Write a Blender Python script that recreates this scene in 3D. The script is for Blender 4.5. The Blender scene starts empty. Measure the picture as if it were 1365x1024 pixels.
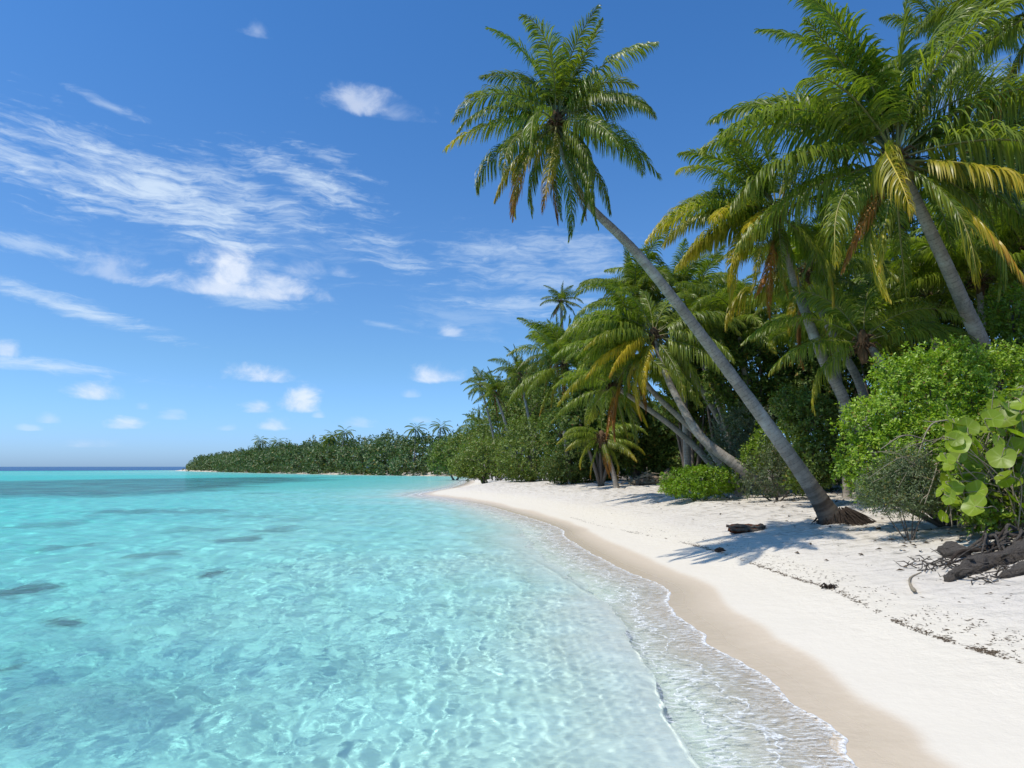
import bpy, math, random
import numpy as np
from mathutils import Vector, Matrix

# ---------------------------------------------------------------- camera, sky, sun, exposure
sc = bpy.context.scene
COL = sc.collection
R = math.radians
W0, H0, FPX = 1365.0, 1024.0, 910.0           # photograph's pixel frame, used only to survey distances
CAM_H = 1.9
PITCH = math.atan((622.0 - 512.0) / FPX)
cam_d = bpy.data.cameras.new('camera')
cam = bpy.data.objects.new('camera', cam_d)
COL.objects.link(cam)
cam.location = (0, 0, CAM_H)
cam.rotation_euler = (math.pi / 2 + PITCH, 0, 0)
cam_d.sensor_width = 36.0
cam_d.lens = 36.0 * FPX / W0
cam_d.clip_start = 0.05
cam_d.clip_end = 20000.0
sc.camera = cam
sc.view_settings.view_transform = 'Standard'
sc.view_settings.look = 'None'
sc.view_settings.exposure = 0.12
sc.view_settings.gamma = 1.0
sc.cycles.max_bounces = 10
sc.cycles.diffuse_bounces = 3
sc.cycles.glossy_bounces = 3
sc.cycles.transmission_bounces = 5
sc.cycles.transparent_max_bounces = 12
sc.cycles.caustics_reflective = False
sc.cycles.caustics_refractive = True
sc.cycles.sample_clamp_indirect = 4.0
sc.cycles.sample_clamp_direct = 12.0

SUN_EL, SUN_AZ = R(59.0), R(-115.0)           # azimuth from +Y, clockwise; the sun stands over the lagoon
SUN_DIR = Vector((math.sin(SUN_AZ) * math.cos(SUN_EL), math.cos(SUN_AZ) * math.cos(SUN_EL), math.sin(SUN_EL)))
sun_d = bpy.data.lights.new('sun', 'SUN')
sun_d.energy = 4.3
sun_d.angle = R(0.53)
sun_d.color = (1.0, 0.94, 0.84)
sun_d.cycles.is_caustics_light = True
sun = bpy.data.objects.new('sun', sun_d)
COL.objects.link(sun)
sun.rotation_euler = SUN_DIR.to_track_quat('Z', 'Y').to_euler()
sun.location = (0, 0, 60)


class NT:
    """small node-tree builder"""
    def __init__(self, tree):
        self.t = tree
        tree.nodes.clear()

    def n(self, typ, **kw):
        nd = self.t.nodes.new(typ)
        for k, v in kw.items():
            if k.startswith('i_'):
                key = k[2:]
                key = int(key) if key.isdigit() else key.replace('_', ' ')
                self.put(nd, key, v)
            else:
                setattr(nd, k, v)
        return nd

    def put(self, nd, key, v):
        s = nd.inputs[key]
        if isinstance(v, bpy.types.NodeSocket):
            self.t.links.new(v, s)
        elif isinstance(v, bpy.types.Node):
            self.t.links.new(v.outputs[0], s)
        else:
            s.default_value = v

    def math(self, op, a, b=None, c=None, clamp=False):
        nd = self.n('ShaderNodeMath', operation=op, use_clamp=clamp)
        self.put(nd, 0, a)
        if b is not None:
            self.put(nd, 1, b)
        if c is not None:
            self.put(nd, 2, c)
        return nd.outputs[0]

    def ramp(self, x, a, b, lo=0.0, hi=1.0, smooth=True):
        nd = self.n('ShaderNodeMapRange', interpolation_type='SMOOTHSTEP' if smooth else 'LINEAR')
        self.put(nd, 0, x)
        for i, v in zip((1, 2, 3, 4), (a, b, lo, hi)):
            self.put(nd, i, v)
        return nd.outputs[0]

    def mix(self, f, a, b, mode='MIX'):
        nd = self.n('ShaderNodeMix', data_type='RGBA', blend_type=mode)
        self.put(nd, 0, f)
        self.put(nd, 6, a)
        self.put(nd, 7, b)
        return nd.outputs[2]

    def noise(self, vec, scale, detail=4.0, rough=0.55, dist=0.0, out='Fac'):
        nd = self.n('ShaderNodeTexNoise')
        if vec is not None:
            self.put(nd, 'Vector', vec)
        nd.inputs['Scale'].default_value = scale
        nd.inputs['Detail'].default_value = detail
        nd.inputs['Roughness'].default_value = rough
        nd.inputs['Distortion'].default_value = dist
        return nd.outputs[out]

    def mapping(self, vec, loc=(0, 0, 0), rot=(0, 0, 0), scale=(1, 1, 1)):
        nd = self.n('ShaderNodeMapping')
        self.put(nd, 'Vector', vec)
        nd.inputs['Location'].default_value = loc
        nd.inputs['Rotation'].default_value = rot
        nd.inputs['Scale'].default_value = scale
        return nd.outputs[0]


def c4(c):
    return (c[0], c[1], c[2], 1.0)


# survey helpers: a sight line through the photograph, cut at a depth or at a height
CP, SP = math.cos(PITCH), math.sin(PITCH)


def ray(x, y):
    u, v = (x - W0 / 2) / FPX, (H0 / 2 - y) / FPX
    return Vector((u, CP - v * SP, SP + v * CP))


def at(x, y, D):
    d = ray(x, y)
    return Vector((0, 0, CAM_H)) + d * (D / d.y)


def gp(x, y, z=0.0):
    d = ray(x, y)
    return Vector((0, 0, CAM_H)) + d * ((z - CAM_H) / d.z)


def azel(x, y):
    d = ray(x, y).normalized()
    return math.atan2(d.x, d.y), math.asin(d.z)


# sky: Nishita plus clouds that live in azimuth / elevation on the sky vault
world = bpy.data.worlds.new('World')
sc.world = world
world.use_nodes = True


def build_sky():
    g = NT(world.node_tree)
    sky = g.n('ShaderNodeTexSky', sky_type='NISHITA', sun_disc=False)
    sky.sun_elevation = SUN_EL
    sky.sun_rotation = SUN_AZ
    sky.altitude = 0.0
    sky.air_density = 1.0
    sky.dust_density = 0.6
    sky.ozone_density = 3.0
    tc = g.n('ShaderNodeTexCoord')
    sep = g.n('ShaderNodeSeparateXYZ')
    g.put(sep, 0, tc.outputs['Generated'])
    az = g.math('ARCTAN2', sep.outputs[0], sep.outputs[1])
    el = g.math('ARCSINE', sep.outputs[2])
    cmb = g.n('ShaderNodeCombineXYZ')
    g.put(cmb, 0, az)
    g.put(cmb, 1, el)
    P = cmb.outputs[0]
    # two textures shared by all clouds: billows, and combed-out ice streaks
    warp = g.noise(P, 6.0, 3, 0.5, 0, 'Color')
    wv = g.n('ShaderNodeVectorMath', operation='MULTIPLY_ADD')
    g.put(wv, 0, warp)
    wv.inputs[1].default_value = (0.05, 0.05, 0)
    g.put(wv, 2, P)
    PW = wv.outputs[0]
    puff = g.noise(g.mapping(PW, (0, 0, 0), (0, 0, 0), (1, 1.5, 1)), 17.0, 8, 0.60, 0.35)
    # streaks: combed along a slope of about -14 degrees in the north-west, level lower down
    st1 = g.noise(g.mapping(PW, (0, 0, 0), (0, 0, R(13)), (3.2, 24, 1)), 2.4, 7, 0.62, 0.5)
    st2 = g.noise(g.mapping(PW, (3, 1, 0), (0, 0, R(6)), (9, 34, 1)), 4.0, 6, 0.65, 0.8)
    streak = g.math('ADD', g.math('MULTIPLY', st1, 0.62), g.math('MULTIPLY', st2, 0.38))
    breaks = g.noise(P, 5.5, 4, 0.55, 0.3)
    total_c = None      # cumulus cover
    total_i = None      # cirrus cover

    def blob(x, y, wpx, hpx, tilt):
        a, e = azel(x, y)
        a2, e2 = azel(x + wpx / 2, y)
        a3, e3 = azel(x, y - hpx / 2)
        ra, re = abs(a2 - a), abs(e3 - e)
        nd = g.n('ShaderNodeVectorMath', operation='SUBTRACT')
        g.put(nd, 0, P)
        nd.inputs[1].default_value = (a, e, 0)
        m = g.mapping(nd.outputs[0], (0, 0, 0), (0, 0, R(tilt)), (1, 1, 1))
        s = g.n('ShaderNodeVectorMath', operation='DIVIDE')
        g.put(s, 0, m)
        s.inputs[1].default_value = (ra, re, 1)
        l = g.n('ShaderNodeVectorMath', operation='LENGTH')
        g.put(l, 0, s.outputs[0])
        return l.outputs['Value'], s.outputs[0]

    cumulus = [  # x, y, w, h, tilt, strength
        (318, 360, 100, 58, 0, .95), (300, 380, 190, 36, 0, .85), (362, 376, 110, 40, 0, .85), (270, 378, 90, 30, 0, .7), (405, 362, 60, 24, 0, .5), (455, 362, 34, 20, 0, .45),
        (140, 355, 80, 40, 0, .45), (478, 132, 88, 50, 0, .62), (530, 150, 60, 30, 0, .32), (341, 40, 36, 24, 0, .4),
        (128, 521, 66, 30, 0, .9), (352, 500, 74, 24, 0, .8), (345, 543, 38, 20, 0, .8), (398, 536, 48, 34, 0, .9), (364, 564, 42, 22, 0, .65),
        (170, 564, 46, 20, 0, .7), (230, 553, 36, 18, 0, .45), (579, 498, 52, 28, 0, .85), (603, 442, 28, 18, 0, .6), (10, 464, 40, 28, 0, .7),
        (66, 558, 30, 16, 0, .4), (115, 590, 60, 16, 0, .3), (478, 564, 40, 16, 0, .4), (545, 525, 20, 12, 0, .3), (190, 542, 18, 12, 0, .3),
        (425, 553, 14, 10, 0, .35), (560, 560, 30, 10, 0, .4), (300, 570, 30, 10, 0, .25), (40, 570, 24, 10, 0, .3)]
    for (x, y, w, h, t, s) in cumulus:
        r, q = blob(x, y + h * .1, w * 1.45, h * 1.5, t)
        sq = g.n('ShaderNodeSeparateXYZ')
        g.put(sq, 0, q)
        d = g.math('SUBTRACT', 0.95, r)
        d = g.math('ADD', d, g.math('MULTIPLY', g.math('SUBTRACT', puff, 0.46), 2.7))
        d = g.math('SUBTRACT', d, g.ramp(sq.outputs[1], -.25, -.75, 0, 1.1))      # flat underside
        m = g.ramp(d, 0.05, 1.15, 0.0, s)
        total_c = m if total_c is None else g.math('MAXIMUM', total_c, m)
    cirrus = [  # x, y, w, h, tilt, strength, threshold shift
        (30, 215, 360, 76, 14, 1.0, .0), (190, 248, 460, 92, 12, 1.0, .02), (330, 262, 260, 56, 14, .85, .0), (420, 245, 230, 46, 19, .95, -.02),
        (440, 212, 150, 30, 18, .6, -.12), (300, 300, 230, 50, 6, .5, -.16), (30, 325, 230, 26, 3, .6, -.12), (520, 340, 180, 50, 18, .75, -.08),
        (480, 330, 150, 26, 14, .5, -.12), (95, 410, 290, 20, 13, .85, .1), (60, 488, 330, 15, 4, .75, .05), (150, 143, 110, 12, 12, .5, .02),
        (300, 395, 200, 24, 3, .5, -.08), (690, 335, 300, 46, -2, .62, -.02), (720, 372, 300, 40, 0, .55, -.06), (700, 408, 330, 30, 0, .6, -.03),
        (515, 434, 110, 8, 11, .4, .0), (330, 300, 700, 160, 8, .22, -.2), (790, 350, 160, 70, -5, .6, .0), (620, 420, 260, 60, 5, .25, -.1),
        (1300, 110, 170, 70, 8, .45, -.02)]
    for (x, y, w, h, t, s, th) in cirrus:
        r, q = blob(x, y, w * 1.25, h * 1.5, t)
        d = g.math('SUBTRACT', 1.0, r)
        d = g.math('ADD', g.math('MULTIPLY', d, 0.85), g.math('MULTIPLY', g.math('SUBTRACT', streak, 0.5), 3.0))
        d = g.math('ADD', d, g.math('MULTIPLY', g.math('SUBTRACT', breaks, 0.5), 0.9))
        m = g.ramp(d, 0.08 - th, 1.15, 0.0, s)
        total_i = m if total_i is None else g.math('MAXIMUM', total_i, m)
    front = g.ramp(sep.outputs[1], 0.0, 0.2)
    bright = g.n('ShaderNodeMix', data_type='RGBA')
    # sky colour grade
    e1 = g.ramp(sep.outputs[2], 0.0, 0.16)
    e2 = g.ramp(sep.outputs[2], 0.12, 0.62)
    gr = g.mix(e2, g.mix(e1, (0.76, 1.20, 2.14, 1), (0.76, 1.15, 1.52, 1)), (0.54, 1.13, 1.67, 1))
    tint = g.mix(1.0, sky.outputs[0], gr, 'MULTIPLY')
    col = g.mix(g.math('MULTIPLY', total_i, 0.78), tint, (7.3, 8.6, 10.0, 1))
    ccol = g.mix(g.ramp(puff, 0.35, 0.7), (6.6, 7.8, 9.8, 1), (9.0, 9.5, 10.3, 1))
    col = g.mix(g.math('MULTIPLY', total_c, 0.85), col, ccol)
    bg = g.n('ShaderNodeBackground')
    g.put(bg, 0, col)
    bg.inputs[1].default_value = 0.095
    out = g.n('ShaderNodeOutputWorld')
    g.put(out, 0, bg.outputs[0])
    g.t.nodes.remove(bright)


build_sky()
world.cycles.sampling_method = 'MANUAL'
world.cycles.sample_map_resolution = 512


# ---------------------------------------------------------------- object helpers
def mesh_np(name, verts, faces=None, tris=None, quads=None, smooth=False, attrs=None):
    """mesh from numpy arrays; attrs: {name: per-vertex float array}"""
    me = bpy.data.meshes.new(name)
    verts = np.asarray(verts, dtype=np.float32)
    parts, sizes = [], []
    if quads is not None and len(quads):
        q = np.asarray(quads, dtype=np.int32)
        parts.append(q.ravel()); sizes.append(np.full(len(q), 4, np.int32))
    if tris is not None and len(tris):
        q = np.asarray(tris, dtype=np.int32)
        parts.append(q.ravel()); sizes.append(np.full(len(q), 3, np.int32))
    loops = np.concatenate(parts); size = np.concatenate(sizes)
    me.vertices.add(len(verts))
    me.vertices.foreach_set('co', verts.ravel())
    me.loops.add(len(loops))
    me.loops.foreach_set('vertex_index', loops)
    me.polygons.add(len(size))
    start = np.zeros(len(size), np.int32)
    start[1:] = np.cumsum(size)[:-1]
    me.polygons.foreach_set('loop_start', start)
    me.polygons.foreach_set('loop_total', size)
    if smooth:
        me.polygons.foreach_set('use_smooth', np.ones(len(size), bool))
    me.update(calc_edges=True)
    for k, a in (attrs or {}).items():
        at_ = me.attributes.new(k, 'FLOAT', 'POINT')
        at_.data.foreach_set('value', np.asarray(a, np.float32))
    me.validate()
    return me


def tag(o, label=None, cat=None, group=None, kind=None):
    if label: o['label'] = label
    if cat: o['category'] = cat
    if group: o['group'] = group
    if kind: o['kind'] = kind
    return o


def link(name, me, mat=None, parent=None):
    o = bpy.data.objects.new(name, me)
    COL.objects.link(o)
    if mat is not None and not me.materials:
        me.materials.append(mat)
    if parent is not None:
        o.parent = parent
    return o


def thing(name, label, cat, loc=(0, 0, 0), group=None):
    o = bpy.data.objects.new(name, None)
    COL.objects.link(o)
    o.location = loc
    o.empty_display_size = 0.3
    return tag(o, label, cat, group)


def sstep(a, b, x):
    t = np.clip((x - a) / (b - a), 0, 1)
    return t * t * (3 - 2 * t)


# ---------------------------------------------------------------- lie of the land
def catmull(pts, n):
    P = np.array(pts, float)
    P = np.vstack([2 * P[0] - P[1], P, 2 * P[-1] - P[-2]])
    out = []
    for i in range(1, len(P) - 2):
        for t in np.linspace(0, 1, n, endpoint=False):
            a, b, c, d = P[i - 1], P[i], P[i + 1], P[i + 2]
            out.append(0.5 * (2 * b + (c - a) * t + (2 * a - 5 * b + 4 * c - d) * t * t + (3 * b - a - 3 * c + d) * t ** 3))
    out.append(P[-2])
    return np.array(out)


shore_px = [(1118, 1015), (1100, 975), (1052, 945), (1012, 905), (985, 886), (938, 862), (925, 842), (888, 812), (882, 786), (845, 768), (800, 747),
            (750, 716), (745, 706), (700, 690), (640, 673), (592, 665)]
shore = [tuple(gp(x, y)[:2]) for x, y in shore_px]
near_pts = [(1.2, -30.0), (2.6, -12.0), (2.6, -2.0), (2.4, 2.5)]
far_pts = [(-6.2, 46.0), (-6.3, 52.0), (-5.4, 62.0), (-5.2, 76.0), (-6.0, 96.0), (-6.0, 118.0), (-10.0, 134.0), (-20.0, 143.0), (-45.0, 168.0), (-75.0, 205.0), (-108.0, 250.0),
           (-149.0, 305.0), (-155.0, 322.0), (-150.0, 350.0), (-60.0, 380.0), (120.0, 460.0), (700.0, 500.0)]
SHORE = catmull(near_pts + shore + far_pts, 5)
LAND = np.vstack([SHORE, [(900.0, 100.0), (700.0, -300.0), (0.0, -200.0)]])
bore_px = [(938, 1024), (905, 968), (880, 920), (852, 866), (832, 828), (812, 806), (770, 782), (700, 742), (640, 712)]
BORE = catmull([(1.6, -6.0)] + [tuple(gp(x, y)[:2]) for x, y in bore_px], 5)


def poly_dist(px, py, poly, closed=False):
    best = np.full(px.shape, 1e18)
    side = np.zeros(px.shape)
    n = len(poly) if closed else len(poly) - 1
    for i in range(n):
        a = poly[i]; b = poly[(i + 1) % len(poly)]
        ab = b - a
        L2 = max(ab @ ab, 1e-12)
        t = np.clip(((px - a[0]) * ab[0] + (py - a[1]) * ab[1]) / L2, 0, 1)
        dx, dy = px - a[0] - t * ab[0], py - a[1] - t * ab[1]
        d2 = dx * dx + dy * dy
        m = d2 < best
        best = np.where(m, d2, best)
        side = np.where(m, ab[0] * (py - a[1]) - ab[1] * (px - a[0]), side)
    return np.sqrt(best), side


def inside(px, py, poly):
    c = np.zeros(px.shape, bool)
    j = len(poly) - 1
    for i in range(len(poly)):
        xi, yi = poly[i]; xj, yj = poly[j]
        if yi != yj:
            c ^= ((yi > py) != (yj > py)) & (px < (xj - xi) * (py - yi) / (yj - yi) + xi)
        j = i
    return c


def shore_dist(px, py):
    d, _ = poly_dist(px, py, SHORE)
    return np.where(inside(px, py, LAND), d, -d)


def vnoise(x, y, seed=0):
    xi, yi = np.floor(x).astype(np.int64), np.floor(y).astype(np.int64)
    fx, fy = x - xi, y - yi
    fx, fy = fx * fx * (3 - 2 * fx), fy * fy * (3 - 2 * fy)

    def h(a, b):
        n = (a * 374761393 + b * 668265263 + seed * 144665) & 0x7fffffff
        n = ((n ^ (n >> 13)) * 1274126177) & 0x7fffffff
        return ((n ^ (n >> 16)) & 0xffff) / 65535.0
    return (h(xi, yi) * (1 - fx) + h(xi + 1, yi) * fx) * (1 - fy) + (h(xi, yi + 1) * (1 - fx) + h(xi + 1, yi + 1) * fx) * fy - 0.5


def fbm(x, y, octs=4, seed=0):
    v, a = 0, 1.0
    for i in range(octs):
        v = v + a * vnoise(x * 2 ** i + 17.3 * i, y * 2 ** i - 9.1 * i, seed + i)
        a *= 0.5
    return v


def land_h(d, x, y):
    prof = np.interp(d, [-350, -200, -90, -45, -25, -14, -8, -4, -2.2, -1.2, -0.5, 0, 0.6, 1.5, 3, 5, 8, 15, 40, 200],
                     [-4.2, -3.6, -3.1, -2.4, -1.75, -1.2, -.85, -.52, -.30, -.14, -.045, 0, .05, .16, .42, .74, .9, 1.03, 1.3, 1.6])
    rad = np.sqrt(x * x + y * y)
    deep = sstep(330, 470, rad) * sstep(-12, -40, d)
    prof = prof - deep * 28
    far_shallow = sstep(150, 230, rad) * sstep(-8, -30, d) * (1 - deep)
    prof = prof + far_shallow * 1.6 * sstep(0, 1, 0.6 + fbm(x * .012, y * .03, 2, 5))
    dry = sstep(2.2, 5.0, d)
    prof = prof + dry * (0.08 * fbm(x * .55, y * .55, 3, 1) + 0.075 * fbm(x * 2.1, y * 2.1, 4, 2))
    wet = sstep(-1.0, -4.0, d)
    prof = prof + wet * 0.22 * fbm(x * .3, y * .3, 3, 3)
    prof = prof + sstep(0.2, 1.2, d) * (1 - dry) * 0.012 * fbm(x * .8, y * .8, 2, 4)
    return prof


def ground_z(x, y):
    a, b = np.array([float(x)]), np.array([float(y)])
    return float(land_h(shore_dist(a, b), a, b)[0])


def polar(front, n_front, n_back, r0, r1, n_r, radii=None):
    """concentric grid about the standpoint of the survey, finer ahead"""
    a = np.concatenate([np.linspace(-front, front, n_front), np.linspace(front, 2 * math.pi - front, n_back + 2)[1:-1]])
    t = np.linspace(0, 1, n_r)
    r = r0 * (r1 / r0) ** t if radii is None else radii
    n_r = len(r)
    X = np.sin(a)[None, :] * r[:, None]
    Y = np.cos(a)[None, :] * r[:, None]
    na = len(a)
    i = np.arange(n_r - 1)[:, None] * na
    j = np.arange(na)[None, :]
    j2 = (np.arange(na)[None, :] + 1) % na
    q = np.stack([i + j, i + j2, i + na + j2, i + na + j], -1).reshape(-1, 4)

    c = len(X.ravel())
    tri = np.stack([np.full(na, c), (np.arange(na) + 1) % na, np.arange(na)], -1)
    return X.ravel(), Y.ravel(), q, tri, r, na


def spot(x, y, wpx, hpx, depth):
    """a patch on the sea bed seen at that pixel through the bent sight line"""
    p = gp(x, y)
    d = Vector((p.x, p.y)).normalized()
    w = wpx / FPX * p.y / 2
    l = p.y ** 2 / (CAM_H * FPX) * hpx / 2
    return p.x + d.x * depth * 1.1, p.y + d.y * depth * 1.1, w, l


def build_ground():
    X, Y, q, tri, r, na = polar(R(48), 560, 90, 0.8, 9000.0, 560)
    X = np.append(X, 0.0); Y = np.append(Y, 0.0)
    d = np.concatenate([shore_dist(X[k:k + 100000], Y[k:k + 100000]) for k in range(0, len(X), 100000)])
    Z = land_h(d, X, Y)
    wn = fbm(X * .9, Y * .9, 3, 11)
    # wet swash band: its upper limit wanders
    lim = 0.60 + 0.28 * fbm(X * .35, Y * .35, 2, 21) + 0.008 * np.clip(Y, 0, 40)
    wet = 1 - sstep(lim - .05, lim + .10, d + .05 * wn)
    # sea-grass and reef on the sea bed
    reef_px = [(-900, 641), (-200, 641), (60, 640), (200, 638), (330, 636), (440, 637), (350, 648), (250, 660), (130, 668), (0, 664), (-300, 668), (-900, 668)]
    reef = np.array([tuple(gp(x, y)[:2]) for x, y in reef_px])
    rd, _ = poly_dist(X, Y, reef, True)
    rd = np.where(inside(X, Y, reef), rd, -rd)
    n2 = fbm(X * .12, Y * .12, 4, 31)
    rf = sstep(-3.0, 5.0, rd + 9 * n2) * (0.85 + 0.5 * fbm(X * .5, Y * .5, 3, 33))
    sp = [(280, 767, 44, 9, .9, 1.0), (312, 722, 60, 8, 1.2, .8), (360, 710, 60, 7, 1.4, .7), (90, 730, 66, 8, 1.3, .75), (200, 742, 60, 8, 1.2, .7),
          (34, 790, 90, 20, 1.0, 1.0), (72, 835, 64, 18, .9, 1.0), (5, 890, 50, 14, .8, .8), (180, 683, 120, 8, 1.7, .65), (60, 700, 110, 10, 1.5, .5), (392, 695, 40, 6, 1.3, .4),
          (250, 708, 90, 8, 1.3, .45), (40, 945, 70, 20, .7, .35), (190, 765, 50, 10, 1.0, .4), (250, 684, 90, 6, 1.7, .6), (330, 690, 80, 6, 1.5, .35)]
    n3 = fbm(X * 1.1, Y * 1.1, 4, 41)
    for (x, y, w, h, dep, s) in sp:
        cx, cy, a, b = spot(x, y, w, h, dep)
        e = 1 - np.sqrt(((X - cx) / (a * 1.08)) ** 2 + ((Y - cy) / (b * 1.05 + .10)) ** 2)
        rf = np.maximum(rf, s * sstep(-.05, .45, e + .05 + 1.1 * n3))
    rf = np.clip(rf, 0, 1)
    mott = np.clip(0.5 + fbm(X * .16, Y * .3, 4, 51), 0, 1) * sstep(-4, -9, d)
    Z = Z + rf * 0.10 * sstep(-3, -6, d)
    floor = sstep(0, 1, sstep(9.5, 13, d + 1.5 * fbm(X * .4, Y * .4, 3, 61)))       # leaf litter under the trees
    floor = floor * (1 - sstep(60, 110, np.sqrt(X * X + Y * Y)) * 0)
    me = mesh_np('ground', np.stack([X, Y, Z], -1), quads=q, tris=tri, smooth=True,
                 attrs={'wet': wet, 'reef': rf, 'shore': d, 'litter': floor, 'mottle': mott})
    m = bpy.data.materials.new('coral_sand')
    m.use_nodes = True
    g = NT(m.node_tree)
    A = lambda n: g.n('ShaderNodeAttribute', attribute_name=n).outputs['Fac']
    geo = g.n('ShaderNodeNewGeometry')
    pos = geo.outputs['Position']
    n_big = g.noise(pos, 0.6, 4, .55)
    n_mid = g.noise(pos, 7.0, 5, .6)
    n_fine = g.noise(pos, 90.0, 3, .6)
    shore_d = A('shore')
    dry = g.ramp(shore_d, 2.0, 5.0)
    c = g.mix(n_big, c4((.555, .505, .43)), c4((.665, .615, .535)))
    c = g.mix(g.ramp(n_fine, .3, .75), c, g.mix(.5, c, c4((.55, .50, .44))))
    # bits of shell, leaf and weed scattered on the dry sand
    vor = g.n('ShaderNodeTexVoronoi', feature='F1')
    g.put(vor, 'Vector', g.mapping(pos, (0, 0, 0), (0, 0, .4), (1, 1, 1)))
    vor.inputs['Scale'].default_value = 5.0
    speck = g.math('MULTIPLY', g.ramp(vor.outputs['Distance'], .07, .03), g.ramp(g.noise(pos, 2.2, 3, .6), .52, .66))
    c = g.mix(g.math('MULTIPLY', g.math('MULTIPLY', speck, dry), .8), c, c4((.13, .10, .07)))
    smooth_sand = g.mix(n_mid, c4((.61, .555, .455)), c4((.645, .59, .49)))
    c = g.mix(g.math('MULTIPLY', g.ramp(g.math('ADD', shore_d, g.math('MULTIPLY', n_mid, .6)), 3.4, 2.5), .85), c, smooth_sand)
    wetc = g.mix(n_mid, c4((.535, .44, .325)), c4((.595, .50, .38)))
    c = g.mix(A('wet'), c, wetc)
    under = g.ramp(shore_d, -.05, -1.0)
    bed = g.mix(A('mottle'), c4((.93, .93, .84)), c4((.80, .84, .77)))
    c = g.mix(under, c, bed)
    reefc = g.mix(g.noise(pos, 2.5, 4, .6), c4((.025, .03, .032)), c4((.10, .10, .085)))
    c = g.mix(g.math('MULTIPLY', A('reef'), .93), c, reefc)
    litter = g.mix(g.noise(pos, 12, 5, .7), c4((.05, .035, .02)), c4((.25, .19, .12)))
    c = g.mix(g.math('MULTIPLY', A('litter'), g.ramp(n_mid, .3, .6, .55, 1)), c, litter)
    b = g.n('ShaderNodeBsdfPrincipled')
    g.put(b, 'Base Color', c)
    wetd = g.math('MULTIPLY', A('wet'), g.ramp(shore_d, .9, .1, .45, 1))
    g.put(b, 'Roughness', g.ramp(wetd, 0, 1, .95, .22, False))
    g.put(b, 'Specular IOR Level', g.ramp(wetd, 0, 1, .2, .6, False))
    # footprints, wind ripples and grain
    foot = g.n('ShaderNodeTexVoronoi', feature='SMOOTH_F1')
    g.put(foot, 'Vector', g.mapping(pos, (0, 0, 0), (0, 0, .3), (1.6, 2.6, 1)))
    foot.inputs['Scale'].default_value = 1.7
    hgt = g.math('ADD', g.math('MULTIPLY', g.math('MULTIPLY', g.ramp(foot.outputs['Distance'], .1, .5), dry), .13),
                 g.math('MULTIPLY', g.noise(pos, 5.0, 6, .65), g.ramp(shore_d, .5, 4.0, .010, .13)))
    bp = g.n('ShaderNodeBump')
    bp.inputs['Strength'].default_value = .9
    bp.inputs['Distance'].default_value = 1.0
    g.put(bp, 'Height', hgt)
    g.put(b, 'Normal', bp.outputs[0])
    out = g.n('ShaderNodeOutputMaterial')
    g.put(out, 0, b.outputs[0])
    o = link('beach', me, m)
    tag(o, kind='structure')
    o.cycles.is_caustics_receiver = True
    return o


build_ground()


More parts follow.
